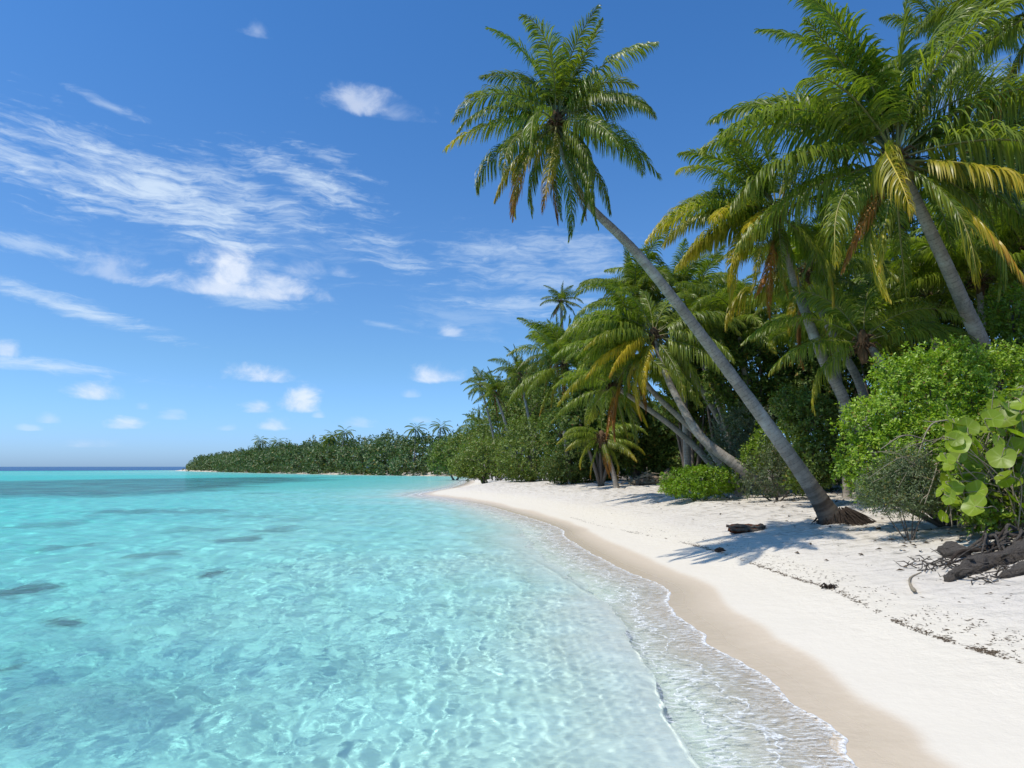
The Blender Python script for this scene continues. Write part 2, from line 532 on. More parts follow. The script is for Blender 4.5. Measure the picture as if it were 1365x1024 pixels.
def build_water():
    lg = lambda a, b, n: a * (b / a) ** np.linspace(0, 1, n, endpoint=False)
    radii = np.concatenate([lg(1.2, 3.6, 60), lg(3.6, 16, 760), lg(16, 60, 330), lg(60, 9000, 300), [9000.0]])
    X, Y, q, tri, r, na = polar(R(43), 720, 50, 0, 0, 0, radii)
    X = np.append(X, 0.0); Y = np.append(Y, 0.0)
    sh = np.concatenate([shore_dist(X[k:k + 100000], Y[k:k + 100000]) for k in range(0, len(X), 100000)])
    rad = np.sqrt(X * X + Y * Y)
    dr = np.append(np.repeat(np.gradient(radii), na), .02)
    dr = np.maximum(dr, rad * .0021)
    rng = np.random.RandomState(7)
    Z = np.zeros_like(X)
    shallow = sstep(0.1, -3.0, sh)
    gust = 0.55 + 0.75 * sstep(-.45, .5, fbm(X * .22, Y * .35, 3, 303))
    calm = .50 / np.maximum(-land_h(sh, X, Y), .05)
    for k in range(84):
        lam = 0.09 * (2.4 / 0.09) ** (rng.rand() ** 1.25)
        th = rng.normal(R(20), R(50))
        kx, ky = math.cos(th) * 2 * math.pi / lam, math.sin(th) * 2 * math.pi / lam
        amp = 0.0043 * lam ** 0.95 * (0.6 + 0.8 * rng.rand()) * min(1.0, (lam / .24) ** .45)
        f = sstep(2.6, 5.5, lam / dr)
        w = np.nonzero(f > .01)[0]
        x_, y_ = X[w], Y[w]
        wob = 0.8 * fbm(x_ * .7 / lam, y_ * .7 / lam, 2, 100 + k)
        cal = np.minimum(1.0, calm[w] ** (.75 if lam < .6 else .2))     # smoother over deeper water
        Z[w] += amp * f[w] * cal * (gust[w] if lam < .7 else 1.0) * np.sin(kx * x_ + ky * y_ + wob * 3 + rng.rand() * 6.28)
    Z *= 0.25 + 0.75 * shallow
    # the last small wave, just before it runs up the sand
    bd, _ = poly_dist(X, Y, BORE)
    sea = np.vstack([BORE, [(BORE[-1][0], 300.0), (-9000.0, 300.0), (-9000.0, -300.0), (BORE[0][0], -300.0)]])
    bd = np.where(inside(X, Y, sea), bd, -bd)          # > 0 out at sea
    fade = sstep(19, 8, Y) * sstep(-8, 0, Y)
    edge = bd + 0.05 * fbm(X * 2.2, Y * 2.2, 3, 71)
    Z += fade * (0.055 * sstep(-.06, .14, edge) * (1 - 0.55 * sstep(.15, 1.6, edge)))
    Z += fade * 0.03 * np.exp(-((bd - 2.3 - .4 * fbm(X * .5, Y * .5, 2, 9)) / .35) ** 2)
    Z += 0.004
    Z = np.where(sh > 1.5, Z - sstep(1.5, 6, sh) * 0.6, Z)
    G = land_h(sh, X, Y)
    dep = np.clip(-G, 0, 60)
    film = Z - G
    Z = np.where((film < .02) & (sh < 1.5), np.maximum(Z, G + .005 + .015 * sstep(.08, -.25, sh)), Z)
    keep = (sh - .045 * (1 + .012 * Y))[q].max(1) < 0
    q = q[keep | (np.sqrt(X * X + Y * Y)[q].min(1) > 400)]
    V = np.stack([X, Y, Z], -1)
    thin = ((Z - G)[q].max(1) < .135) & (rad[q].max(1) < 120) & (sh[q].min(1) > -6)

    def sub(name, faces, tr=None):
        used = np.unique(np.concatenate([faces.ravel()] + ([tr.ravel()] if tr is not None else [])))
        re = np.zeros(len(V), np.int64); re[used] = np.arange(len(used))
        return mesh_np(name, V[used], quads=re[faces], tris=re[tr] if tr is not None else None, smooth=True, attrs={'depth': dep[used], 'shore': sh[used]})
    me = sub('water', q[~thin], tri)
    film = sub('swash', q[thin])
    m = bpy.data.materials.new('lagoon_water')
    m.use_nodes = True
    g = NT(m.node_tree)
    geo = g.n('ShaderNodeNewGeometry')
    pos = geo.outputs['Position']
    bp = g.n('ShaderNodeBump')
    bp.inputs['Strength'].default_value = 1.0
    bp.inputs['Distance'].default_value = 1.0
    cd = g.n('ShaderNodeVectorMath', operation='LENGTH')
    g.put(cd, 0, pos)
    h1 = g.noise(g.mapping(pos, (0, 0, 0), (0, 0, .3), (.75, 1.3, 1)), 8.0, 5, .66, .5)
    h2 = g.noise(g.mapping(pos, (0, 0, 0), (0, 0, .1), (.7, 1.3, 1)), .8, 4, .6, .3)
    hh = g.math('ADD', g.math('MULTIPLY', h1, .024), g.math('MULTIPLY', h2, g.ramp(cd.outputs['Value'], 15, 60, 0, .22)))
    g.put(bp, 'Height', hh)
    # the deeper the water under the surface, the more red it takes out of what passes through
    dp = g.n('ShaderNodeAttribute', attribute_name='depth').outputs['Fac']
    tr = []
    dpo = g.math('ADD', dp, g.ramp(dp, .05, .5, 0, .28))
    for k in (.52, .031, .038):
        tr.append(g.math('POWER', 2.718, g.math('MULTIPLY', dpo, -k)))
    cc = g.n('ShaderNodeCombineColor')
    for i_, t_ in enumerate(tr):
        g.put(cc, i_, t_)
    bq = g.n('ShaderNodeBump')
    bq.inputs['Strength'].default_value = .3
    bq.inputs['Distance'].default_value = 1.0
    g.put(bq, 'Height', hh)
    rf = g.n('ShaderNodeBsdfRefraction')
    rf.inputs['IOR'].default_value = 1.333
    rf.inputs['Roughness'].default_value = 0.0
    g.put(rf, 'Color', cc.outputs[0])
    g.put(rf, 'Normal', bq.outputs[0])
    # a little pale silt hangs in the water
    silt = g.n('ShaderNodeBsdfDiffuse')
    g.put(silt, 'Color', g.mix(1.0, cc.outputs[0], c4((.80, .86, .84)), 'MULTIPLY'))
    sm = g.n('ShaderNodeMixShader')
    g.put(sm, 0, g.ramp(dp, .05, .6, .03, .12))
    g.put(sm, 1, rf.outputs[0])
    g.put(sm, 2, silt.outputs[0])
    # over the drop-off no light comes back from the bed, only blue scattered by the water itself
    body = g.n('ShaderNodeBsdfDiffuse')
    body.inputs['Color'].default_value = (.010, .075, .22, 1)
    bm = g.n('ShaderNodeMixShader')
    g.put(bm, 0, g.ramp(dp, 5.0, 14.0, 0, 1))
    g.put(bm, 1, sm.outputs[0])
    g.put(bm, 2, body.outputs[0])
    gl = g.n('ShaderNodeBsdfGlossy')
    gl.inputs['Roughness'].default_value = .05
    g.put(gl, 'Normal', bp.outputs[0])
    fr = g.n('ShaderNodeFresnel')
    fr.inputs['IOR'].default_value = 1.333
    g.put(fr, 'Normal', bp.outputs[0])
    mx = g.n('ShaderNodeMixShader')
    g.put(mx, 0, g.math('MINIMUM', g.math('MULTIPLY', fr.outputs[0], .62), .40))
    g.put(mx, 1, bm.outputs[0])
    g.put(mx, 2, gl.outputs[0])
    out = g.n('ShaderNodeOutputMaterial')
    g.put(out, 0, mx.outputs[0])
    o = link('lagoon', me, m)
    tag(o, kind='structure')
    o.cycles.is_caustics_caster = True
    # a film a few centimetres deep hardly bends light: it only glints and ripples
    m2 = bpy.data.materials.new('swash_film')
    m2.use_nodes = True
    g = NT(m2.node_tree)
    geo = g.n('ShaderNodeNewGeometry')
    pos = geo.outputs['Position']
    n1 = g.noise(g.mapping(pos, (0, 0, 0), (0, 0, R(-24)), (1.0, 3.2, 1)), 9.0, 6, .66, .5)
    n2 = g.noise(g.mapping(pos, (0, 0, 0), (0, 0, R(20)), (1.6, 1.0, 1)), 22.0, 4, .6, .3)
    bp = g.n('ShaderNodeBump')
    bp.inputs['Distance'].default_value = 1.0
    g.put(bp, 'Height', g.math('ADD', g.math('MULTIPLY', n1, .03), g.math('MULTIPLY', n2, .008)))
    t = g.n('ShaderNodeBsdfTransparent')
    dp = g.n('ShaderNodeAttribute', attribute_name='depth').outputs['Fac']
    g.put(t, 0, g.mix(g.ramp(dp, 0, .09, 0, 1, False), c4((.97, .975, .97)), c4((.86, .95, .92))))
    gl = g.n('ShaderNodeBsdfGlossy')
    gl.inputs['Roughness'].default_value = .08
    g.put(gl, 'Normal', bp.outputs[0])
    fr = g.n('ShaderNodeFresnel')
    fr.inputs['IOR'].default_value = 1.333
    g.put(fr, 'Normal', bp.outputs[0])
    a_ = g.n('ShaderNodeMixShader')
    g.put(a_, 0, g.math('MINIMUM', fr.outputs[0], .5))
    g.put(a_, 1, t.outputs[0])
    g.put(a_, 2, gl.outputs[0])
    # fine froth carried in the run-up, combed along the flow
    d = g.n('ShaderNodeBsdfDiffuse')
    d.inputs[0].default_value = (.84, .86, .85, 1)
    g.put(d, 'Normal', bp.outputs[0])
    b_ = g.n('ShaderNodeMixShader')
    sw = g.noise(pos, 2.0, 4, .6)
    froth = g.math('MULTIPLY', g.ramp(n1, .46, .66), g.ramp(sw, .36, .60, .22, .80))
    so = g.n('ShaderNodeAttribute', attribute_name='shore').outputs['Fac']
    wn = g.noise(pos, 1.7, 4, .6)
    for off, wd in ((-.42, .030), (-.72, .022)):
        dd = g.math('ABSOLUTE', g.math('ADD', g.math('SUBTRACT', so, off), g.math('MULTIPLY', g.math('SUBTRACT', wn, .5), 1.1)))
        froth = g.math('MAXIMUM', froth, g.math('MULTIPLY', g.ramp(dd, wd, 0), g.ramp(n2, .35, .6, .2, .9)))
    g.put(b_, 0, g.math('ADD', froth, .07))
    g.put(b_, 1, a_.outputs[0])
    g.put(b_, 2, d.outputs[0])
    out = g.n('ShaderNodeOutputMaterial')
    g.put(out, 0, b_.outputs[0])
    o2 = link('swash_water', film, m2)
    tag(o2, kind='structure')
    return o


build_water()


# ---------------------------------------------------------------- plant materials
def leaf_material(name, dark, light, rough=.45, trans=.35, yellow=None, spec=.5, veins=False):
    """thin leaf: colour differs leaf by leaf; object colour R = how far it has yellowed, G = withered, B = shade of green"""
    m = bpy.data.materials.new(name)
    m.use_nodes = True
    g = NT(m.node_tree)
    geo = g.n('ShaderNodeNewGeometry')
    oi = g.n('ShaderNodeObjectInfo')
    rnd = geo.outputs['Random Per Island']
    c = g.mix(rnd, c4(dark), c4(light))
    if not yellow:
        r2 = g.math('FRACT', g.math('MULTIPLY', rnd, 57.31))
        c = g.mix(g.ramp(r2, .935, .955), c, g.mix(g.math('FRACT', g.math('MULTIPLY', rnd, 311.7)), c4((.30, .24, .03)), c4((.16, .085, .03))))
    sepc = g.n('ShaderNodeSeparateColor')
    g.put(sepc, 0, oi.outputs['Color'])
    c = g.mix(g.math('MULTIPLY', g.noise(geo.outputs['Position'], 1.1, 3, .6), .8), c, g.mix(1.0, c, (.60, .78, .62, 1), 'MULTIPLY'))
    if yellow:
        tip = g.n('ShaderNodeAttribute', attribute_name='tip').outputs['Fac']
        n = g.noise(geo.outputs['Position'], 2.3, 2, .5)
        y = g.math('ADD', g.math('ADD', tip, g.math('MULTIPLY', g.math('SUBTRACT', n, .5), .5)), g.math('MULTIPLY', g.math('SUBTRACT', rnd, .5), .25))
        yr = g.math('MULTIPLY', sepc.outputs[0], 1.3)
        yy = g.ramp(y, g.math('SUBTRACT', 1.12, yr), g.math('SUBTRACT', 1.85, yr), 0, .95)
        c = g.mix(yy, c, g.mix(rnd, c4((.36, .29, .018)), c4((.50, .36, .03))))
        br = g.math('MULTIPLY', sepc.outputs[1], 1.3)
        bb = g.ramp(y, g.math('SUBTRACT', 1.05, br), g.math('SUBTRACT', 1.5, br))
        c = g.mix(bb, c, g.mix(rnd, c4((.20, .095, .03)), c4((.46, .19, .035))))
    if veins:
        vn = g.n('ShaderNodeAttribute', attribute_name='tip').outputs['Fac']
        c = g.mix(g.math('MULTIPLY', vn, .7), c, c4((.34, .40, .10)))
        c = g.mix(g.ramp(g.noise(geo.outputs['Position'], 9, 4, .7), .60, .72, 0, .75), c, c4((.22, .15, .04)))
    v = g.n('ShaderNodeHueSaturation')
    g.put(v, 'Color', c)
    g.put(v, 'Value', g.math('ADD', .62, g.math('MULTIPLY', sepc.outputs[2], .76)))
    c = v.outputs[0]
    b = g.n('ShaderNodeBsdfPrincipled')
    g.put(b, 'Base Color', c)
    b.inputs['Roughness'].default_value = rough
    b.inputs['Specular IOR Level'].default_value = spec
    t = g.n('ShaderNodeBsdfTranslucent')
    g.put(t, 0, g.mix(1.0, c, (1.35, 1.5, .55, 1), 'MULTIPLY'))
    mx = g.n('ShaderNodeMixShader')
    mx.inputs[0].default_value = trans
    g.put(mx, 1, b.outputs[0])
    g.put(mx, 2, t.outputs[0])
    out = g.n('ShaderNodeOutputMaterial')
    g.put(out, 0, mx.outputs[0])
    return m


def bark_material(name, a, b_, scale=6.0, ring=0.0, bump=.02, stretch=(1, 1, .25)):
    m = bpy.data.materials.new(name)
    m.use_nodes = True
    g = NT(m.node_tree)
    tc = g.n('ShaderNodeTexCoord')
    p = tc.outputs['Object']
    n1 = g.noise(g.mapping(p, scale=stretch), scale, 5, .65)
    n2 = g.noise(p, scale * 7, 4, .65)
    c = g.mix(n1, c4(a), c4(b_))
    c = g.mix(g.ramp(n2, .45, .7, 0, .5), c, c4([x * .45 for x in a]))
    if ring:
        ctr = g.n('ShaderNodeTexWhiteNoise', noise_dimensions='1D')
        al0 = g.n('ShaderNodeAttribute', attribute_name='along').outputs['Fac']
        g.put(ctr, 'W', g.math('FLOOR', g.math('ADD', al0, g.math('MULTIPLY', n1, .35))))
        c = g.mix(g.math('MULTIPLY', ctr.outputs['Value'], .5), c, c4([x * .62 for x in a]))
        blot = g.ramp(g.noise(g.mapping(p, scale=(1, 1, .5)), 2.2, 5, .7), .50, .72, 0, .55)
        c = g.mix(blot, c, c4((.10, .082, .065)))
        al = g.n('ShaderNodeAttribute', attribute_name='along').outputs['Fac']
        w = g.math('FRACT', g.math('ADD', al, g.math('MULTIPLY', n1, .35)))
        c = g.mix(g.math('MULTIPLY', g.ramp(w, .22, .0), g.ramp(n2, .35, .6, .12, .75)), c, c4([x * .38 for x in a]))
        st = g.ramp(g.noise(p, 1.3, 4, .6), .56, .74, 0, .7)     # lichen patches
        c = g.mix(st, c, c4((.46, .45, .41)))
        ft = g.n('ShaderNodeAttribute', attribute_name='foot').outputs['Fac']
        c = g.mix(ft, c, g.mix(n2, c4((.03, .022, .018)), c4((.10, .08, .065))))
    b = g.n('ShaderNodeBsdfPrincipled')
    g.put(b, 'Base Color', c)
    b.inputs['Roughness'].default_value = .9
    b.inputs['Specular IOR Level'].default_value = .2
    bp = g.n('ShaderNodeBump')
    bp.inputs['Strength'].default_value = 1.0
    bp.inputs['Distance'].default_value = bump
    g.put(bp, 'Height', g.math('ADD', n2, n1))
    g.put(b, 'Normal', bp.outputs[0])
    out = g.n('ShaderNodeOutputMaterial')
    g.put(out, 0, b.outputs[0])
    return m


M = {}
M['frond'] = leaf_material('palm_leaf', (.105, .145, .016), (.275, .300, .038), .38, .44, True, .42)
M['rachis'] = leaf_material('palm_midrib', (.16, .15, .05), (.20, .18, .06), .5, .05, True)
M['leaf_bright'] = leaf_material('bright_green_leaf', (.13, .20, .014), (.33, .42, .045), .42, .38)
M['leaf_mid'] = leaf_material('mid_green_leaf', (.095, .140, .018), (.235, .285, .046), .42, .28)
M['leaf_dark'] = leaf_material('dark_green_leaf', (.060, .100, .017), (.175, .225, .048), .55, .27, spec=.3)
M['leaf_grey'] = leaf_material('grey_green_leaf', (.075, .105, .040), (.155, .180, .085), .5, .22)
M['leaf_silver'] = leaf_material('silver_green_leaf', (.085, .12, .060), (.30, .33, .24), .35, .2)
M['leaf_lime'] = leaf_material('lime_green_leaf', (.12, .21, .008), (.24, .35, .018), .42, .38)
M['leaf_grape'] = leaf_material('broad_round_leaf', (.15, .22, .012), (.42, .46, .04), .42, .48, veins=True)
M['leaf_far'] = leaf_material('far_wood_leaf', (.070, .115, .034), (.120, .175, .052), .5, .2)
M['trunk'] = bark_material('palm_bark', (.25, .215, .178), (.41, .375, .325), 3.0, 1.0, .014, (1, 1, .6))
M['bark'] = bark_material('grey_bark', (.09, .07, .055), (.20, .17, .14))
M['fibre'] = bark_material('brown_fibre', (.07, .04, .022), (.20, .12, .06), 9)
M['root'] = bark_material('dark_root', (.028, .020, .015), (.12, .09, .07), 12, 0, .05)
M['dry_twig'] = bark_material('dry_twig', (.24, .20, .14), (.42, .36, .27), 9)
M['driftwood'] = bark_material('dark_driftwood', (.06, .05, .042), (.29, .25, .21), 11, 0, .09, (.22, 1.3, 1.3))
M['red_wood'] = bark_material('red_brown_wood', (.06, .018, .008), (.17, .055, .02), 8, 0, .03, (.2, 1, 1))
M['weed'] = bark_material('dry_seaweed', (.05, .036, .024), (.15, .11, .07), 20, 0, .004)
M['coconut'] = bark_material('coconut_husk', (.10, .11, .02), (.22, .17, .05), 5)
M['stone'] = bark_material('brown_stone', (.18, .13, .10), (.36, .28, .22), 5, 0, .05, (1, 1, 1))


# ---------------------------------------------------------------- mesh makers
def frames(P):
    T = np.gradient(P, axis=0)
    T /= np.linalg.norm(T, axis=1)[:, None] + 1e-9
    up = np.array([0, 0, 1.0]) if abs(T[0][2]) < .9 else np.array([0, 1.0, 0])
    N = np.zeros_like(P)
    n = np.cross(T[0], up); n /= np.linalg.norm(n)
    for i in range(len(P)):
        n = n - T[i] * (n @ T[i]); n /= np.linalg.norm(n) + 1e-9
        N[i] = n
    return T, N, np.cross(T, N)


class Geo:
    """collects verts, quads, tris and one or two per-vertex attributes"""
    def __init__(self):
        self.v, self.q, self.t, self.a, self.b, self.n = [], [], [], [], [], 0

    def add(self, v, q=None, t=None, a=0.0, b=0.0):
        v = np.asarray(v, float)
        if q is not None and len(q): self.q.append(np.asarray(q) + self.n)
        if t is not None and len(t): self.t.append(np.asarray(t) + self.n)
        self.v.append(v)
        self.a.append(np.broadcast_to(np.asarray(a, float), (len(v),)).copy())
        self.b.append(np.broadcast_to(np.asarray(b, float), (len(v),)).copy())
        self.n += len(v)

    def tube(self, P, r, seg=8, a=None, b=0.0, flat=1.0, cap=True, wob=0.0, rng=None):
        P = np.asarray(P, float)
        r = np.broadcast_to(np.asarray(r, float), (len(P),))
        T, N, B = frames(P)
        th = np.linspace(0, 2 * math.pi, seg, endpoint=False)
        rr = r[:, None] * np.ones(seg)[None]
        if wob and rng is not None:
            rr = rr * (1 + wob * rng.randn(len(P), seg))
        V = P[:, None, :] + rr[..., None] * (np.cos(th)[None, :, None] * N[:, None, :] + flat * np.sin(th)[None, :, None] * B[:, None, :])
        k = np.arange(len(P) - 1)[:, None] * seg
        j = np.arange(seg)[None]; j2 = (j + 1) % seg
        q = np.stack([k + j, k + j2, k + seg + j2, k + seg + j], -1).reshape(-1, 4)
        aa = np.repeat(np.asarray(a if a is not None else np.zeros(len(P)), float), seg)
        bb = np.repeat(np.broadcast_to(np.asarray(b, float), (len(P),)), seg)
        t = []
        if cap:
            e = (len(P) - 1) * seg
            t = [(e, e + i, e + i + 1) for i in range(1, seg - 1)] + [(0, i + 1, i) for i in range(1, seg - 1)]
        self.add(V.reshape(-1, 3), q, t, aa, bb)

    def mesh(self, name, smooth=True, an='tip', bn=None):
        at_ = {an: np.concatenate(self.a)}
        if bn: at_[bn] = np.concatenate(self.b)
        return mesh_np(name, np.vstack(self.v), quads=np.vstack(self.q) if self.q else None, tris=np.vstack(self.t) if self.t else None, smooth=smooth, attrs=at_)


def frond_mesh(seed, pitch, bend, L=3.6, nleaf=140, width=.03, droop=1.0, sweep=.35, short=1.0, ang0=74):
    """one coconut leaf growing from the origin towards +X; pitch of its base and how far it bows over, in degrees"""
    rng = np.random.RandomState(seed)
    ns = 26
    s = np.linspace(0, 1, ns)
    pt = R(pitch) - R(bend) * s ** 1.35
    yaw = sweep * (s ** 2) * rng.choice([-1, 1]) * rng.rand()
    D = np.stack([np.cos(pt) * np.cos(yaw), np.cos(pt) * np.sin(yaw), np.sin(pt)], -1)
    P = np.zeros((ns, 3)); P[1:] = np.cumsum((D[:-1] + D[1:]) / 2 * (L / (ns - 1)), 0)
    leaf, rib = Geo(), Geo()
    rib.tube(P, .034 * (1 - s) ** .8 + .004, 6, s, flat=.6)
    T, N, B = frames(P)
    roll = rng.normal(0, .35)
    for side in (-1, 1):
        u = np.linspace(.13, .995, nleaf) + rng.normal(0, .002, nleaf)
        gap = fbm(np.arange(nleaf) * .13 + seed * 3.7, np.full(nleaf, side * 5.5), 3, seed)
        for i in range(nleaf):
            si = min(max(u[i], .12), .999)
            p = np.array([np.interp(si, s, P[:, k]) for k in range(3)])
            t = np.array([np.interp(si, s, T[:, k]) for k in range(3)]); t /= np.linalg.norm(t)
            h = np.cross(t, [0, 0, 1.0])
            if np.linalg.norm(h) < .2: h = np.array([0, 1.0, 0])
            h /= np.linalg.norm(h)
            w = np.cross(h, t)
            ra = roll + .25 * math.sin(si * 3 + seed)
            hh = h * math.cos(ra) + w * math.sin(ra); ww = np.cross(hh, t)
            ang = R(ang0 - 38 * si * si + rng.normal(0, 7))
            d = side * hh * math.sin(ang) + t * math.cos(ang) + ww * (.34 - .1 * si + rng.normal(0, .12))
            d /= np.linalg.norm(d)
            if gap[i] > .36 or rng.rand() < .03:
                continue
            ll = short * L * .285 * (math.sin(math.pi * min(1, .16 + .80 * si)) ** .7) * (1 - .22 * si) * rng.uniform(.85, 1.1)
            if rng.rand() < .05: ll *= rng.uniform(.3, .7)
            g_ = droop * rng.uniform(.8, 1.35) * (.9 + .25 * (1 - si))
            nseg = 5
            pts = [p]; dd = d.copy()
            for k in range(nseg):
                dd = dd + np.array([0, 0, -1.0]) * g_ * (.10 + .16 * k)
                dd /= np.linalg.norm(dd)
                pts.append(pts[-1] + dd * ll / nseg)
            pts = np.array(pts)
            wv = np.cross(dd if abs(dd @ t) < .9 else d, np.cross(d, t)); wv = t * .8 + np.cross(d, hh) * rng.normal(0, .5)
            wv /= np.linalg.norm(wv)
            wd = width * np.array([.55, 1.0, 1.0, .85, .55, .08]) * .5
            tw = rng.normal(0, .35)
            V = []
            for k in range(nseg + 1):
                wk = wv * math.cos(tw * k / nseg) + np.cross(wv, d) * math.sin(tw * k / nseg)
                V += [pts[k] - wk * wd[k], pts[k] + wk * wd[k]]
            q = [(2 * k, 2 * k + 1, 2 * k + 3, 2 * k + 2) for k in range(nseg)]
            tipv = np.repeat(.75 * si + .28 * np.linspace(0, 1, nseg + 1), 2)
            leaf.add(V, q, None, tipv)
    return leaf.mesh('leaflets', True), rib.mesh('midrib', True)


FR = {}


def frond_kinds():
    k = 0
    for name, pitch, bend, L, droop, short, ang0 in [
            ('spear', 84, 26, 3.1, .35, .72, 40), ('tall', 70, 58, 3.9, .9, .92, 56), ('arch', 50, 86, 4.1, 1.0, 1.0, 66), ('flat', 26, 66, 4.1, 1.25, 1.0, 70),
            ('level', 6, 56, 4.0, 1.45, 1.0, 70), ('low', -16, 50, 3.8, 1.8, .95, 66), ('hang', -42, 42, 3.5, 2.6, .85, 60), ('dead', -66, 20, 3.0, 3.0, .75, 50)]:
        FR[name] = []
        for j in range(4):
            k += 1
            rr = np.random.RandomState(500 + k)
            a, b = frond_mesh(900 + k, pitch + rr.normal(0, 7), bend + rr.normal(0, 13), L * rr.uniform(.88, 1.08), 126, .041, droop * .9 * rr.uniform(.8, 1.2), .9, short * rr.uniform(.85, 1.05), ang0)
            a.materials.append(M['frond']); b.materials.append(M['rachis'])
            FR[name].append((a, b))


frond_kinds()


def path3(pts, n):
    return catmull(pts, n)


def crown_boss_mesh(seed, r):
    rng = np.random.RandomState(seed)
    g = Geo()
    z = np.linspace(-.55, .30, 9)
    P = np.stack([0 * z + .02 * rng.randn(9), .02 * rng.randn(9), z], -1)
    rr = r * np.interp(z, [-.55, -.3, 0, .2, .30], [.95, 1.25, 1.75, 1.2, .5])
    g.tube(P, rr, 12, wob=.08, rng=rng)
    for i in range(34):                      # ragged sheaths and old flower stalks
        a = rng.rand() * 6.28
        d = np.array([math.cos(a), math.sin(a), 0])
        b = d * r * 1.2 + np.array([0, 0, rng.uniform(-.25, .15)])
        ln = rng.uniform(.25, .6)
        up = rng.uniform(-.9, .7)
        pts = [b, b + d * ln * .5 + np.array([0, 0, up * .2]), b + d * ln * .8 + np.array([0, 0, up * .2 - .25 * ln])]
        g.tube(np.array(pts), [.035, .022, .008], 4)
    return g.mesh('sheath', True)


BOSS = {}
nut_me = None


def coconut_mesh():
    g = Geo()
    z = np.linspace(-.14, .13, 9)
    P = np.stack([0 * z, 0 * z, z], -1)
    g.tube(P, .105 * np.sqrt(np.clip(1 - (z / .15) ** 2, .02, 1)) * (1 + .1 * np.sin(z * 9)), 10)
    me = g.mesh('coconut', True)
    me.materials.append(M['coconut'])
    return me


nut_me = coconut_mesh()


def put_frond(root, top, name, az, scale=1.0, yellow=0.0, brown=0.0, shade=.5, rng=random, part='frond'):
    a, b = FR[name][rng.randrange(4)]
    o = link(part, a, None, root)
    o.location = top
    o.rotation_euler = (rng.uniform(-.22, .22), rng.uniform(-.14, .14), R(az + rng.uniform(-8, 8)))
    o.scale = (scale,) * 3
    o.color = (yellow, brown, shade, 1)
    r = link('midrib', b, None, o)
    r.color = (yellow, brown, shade, 1)
    return o


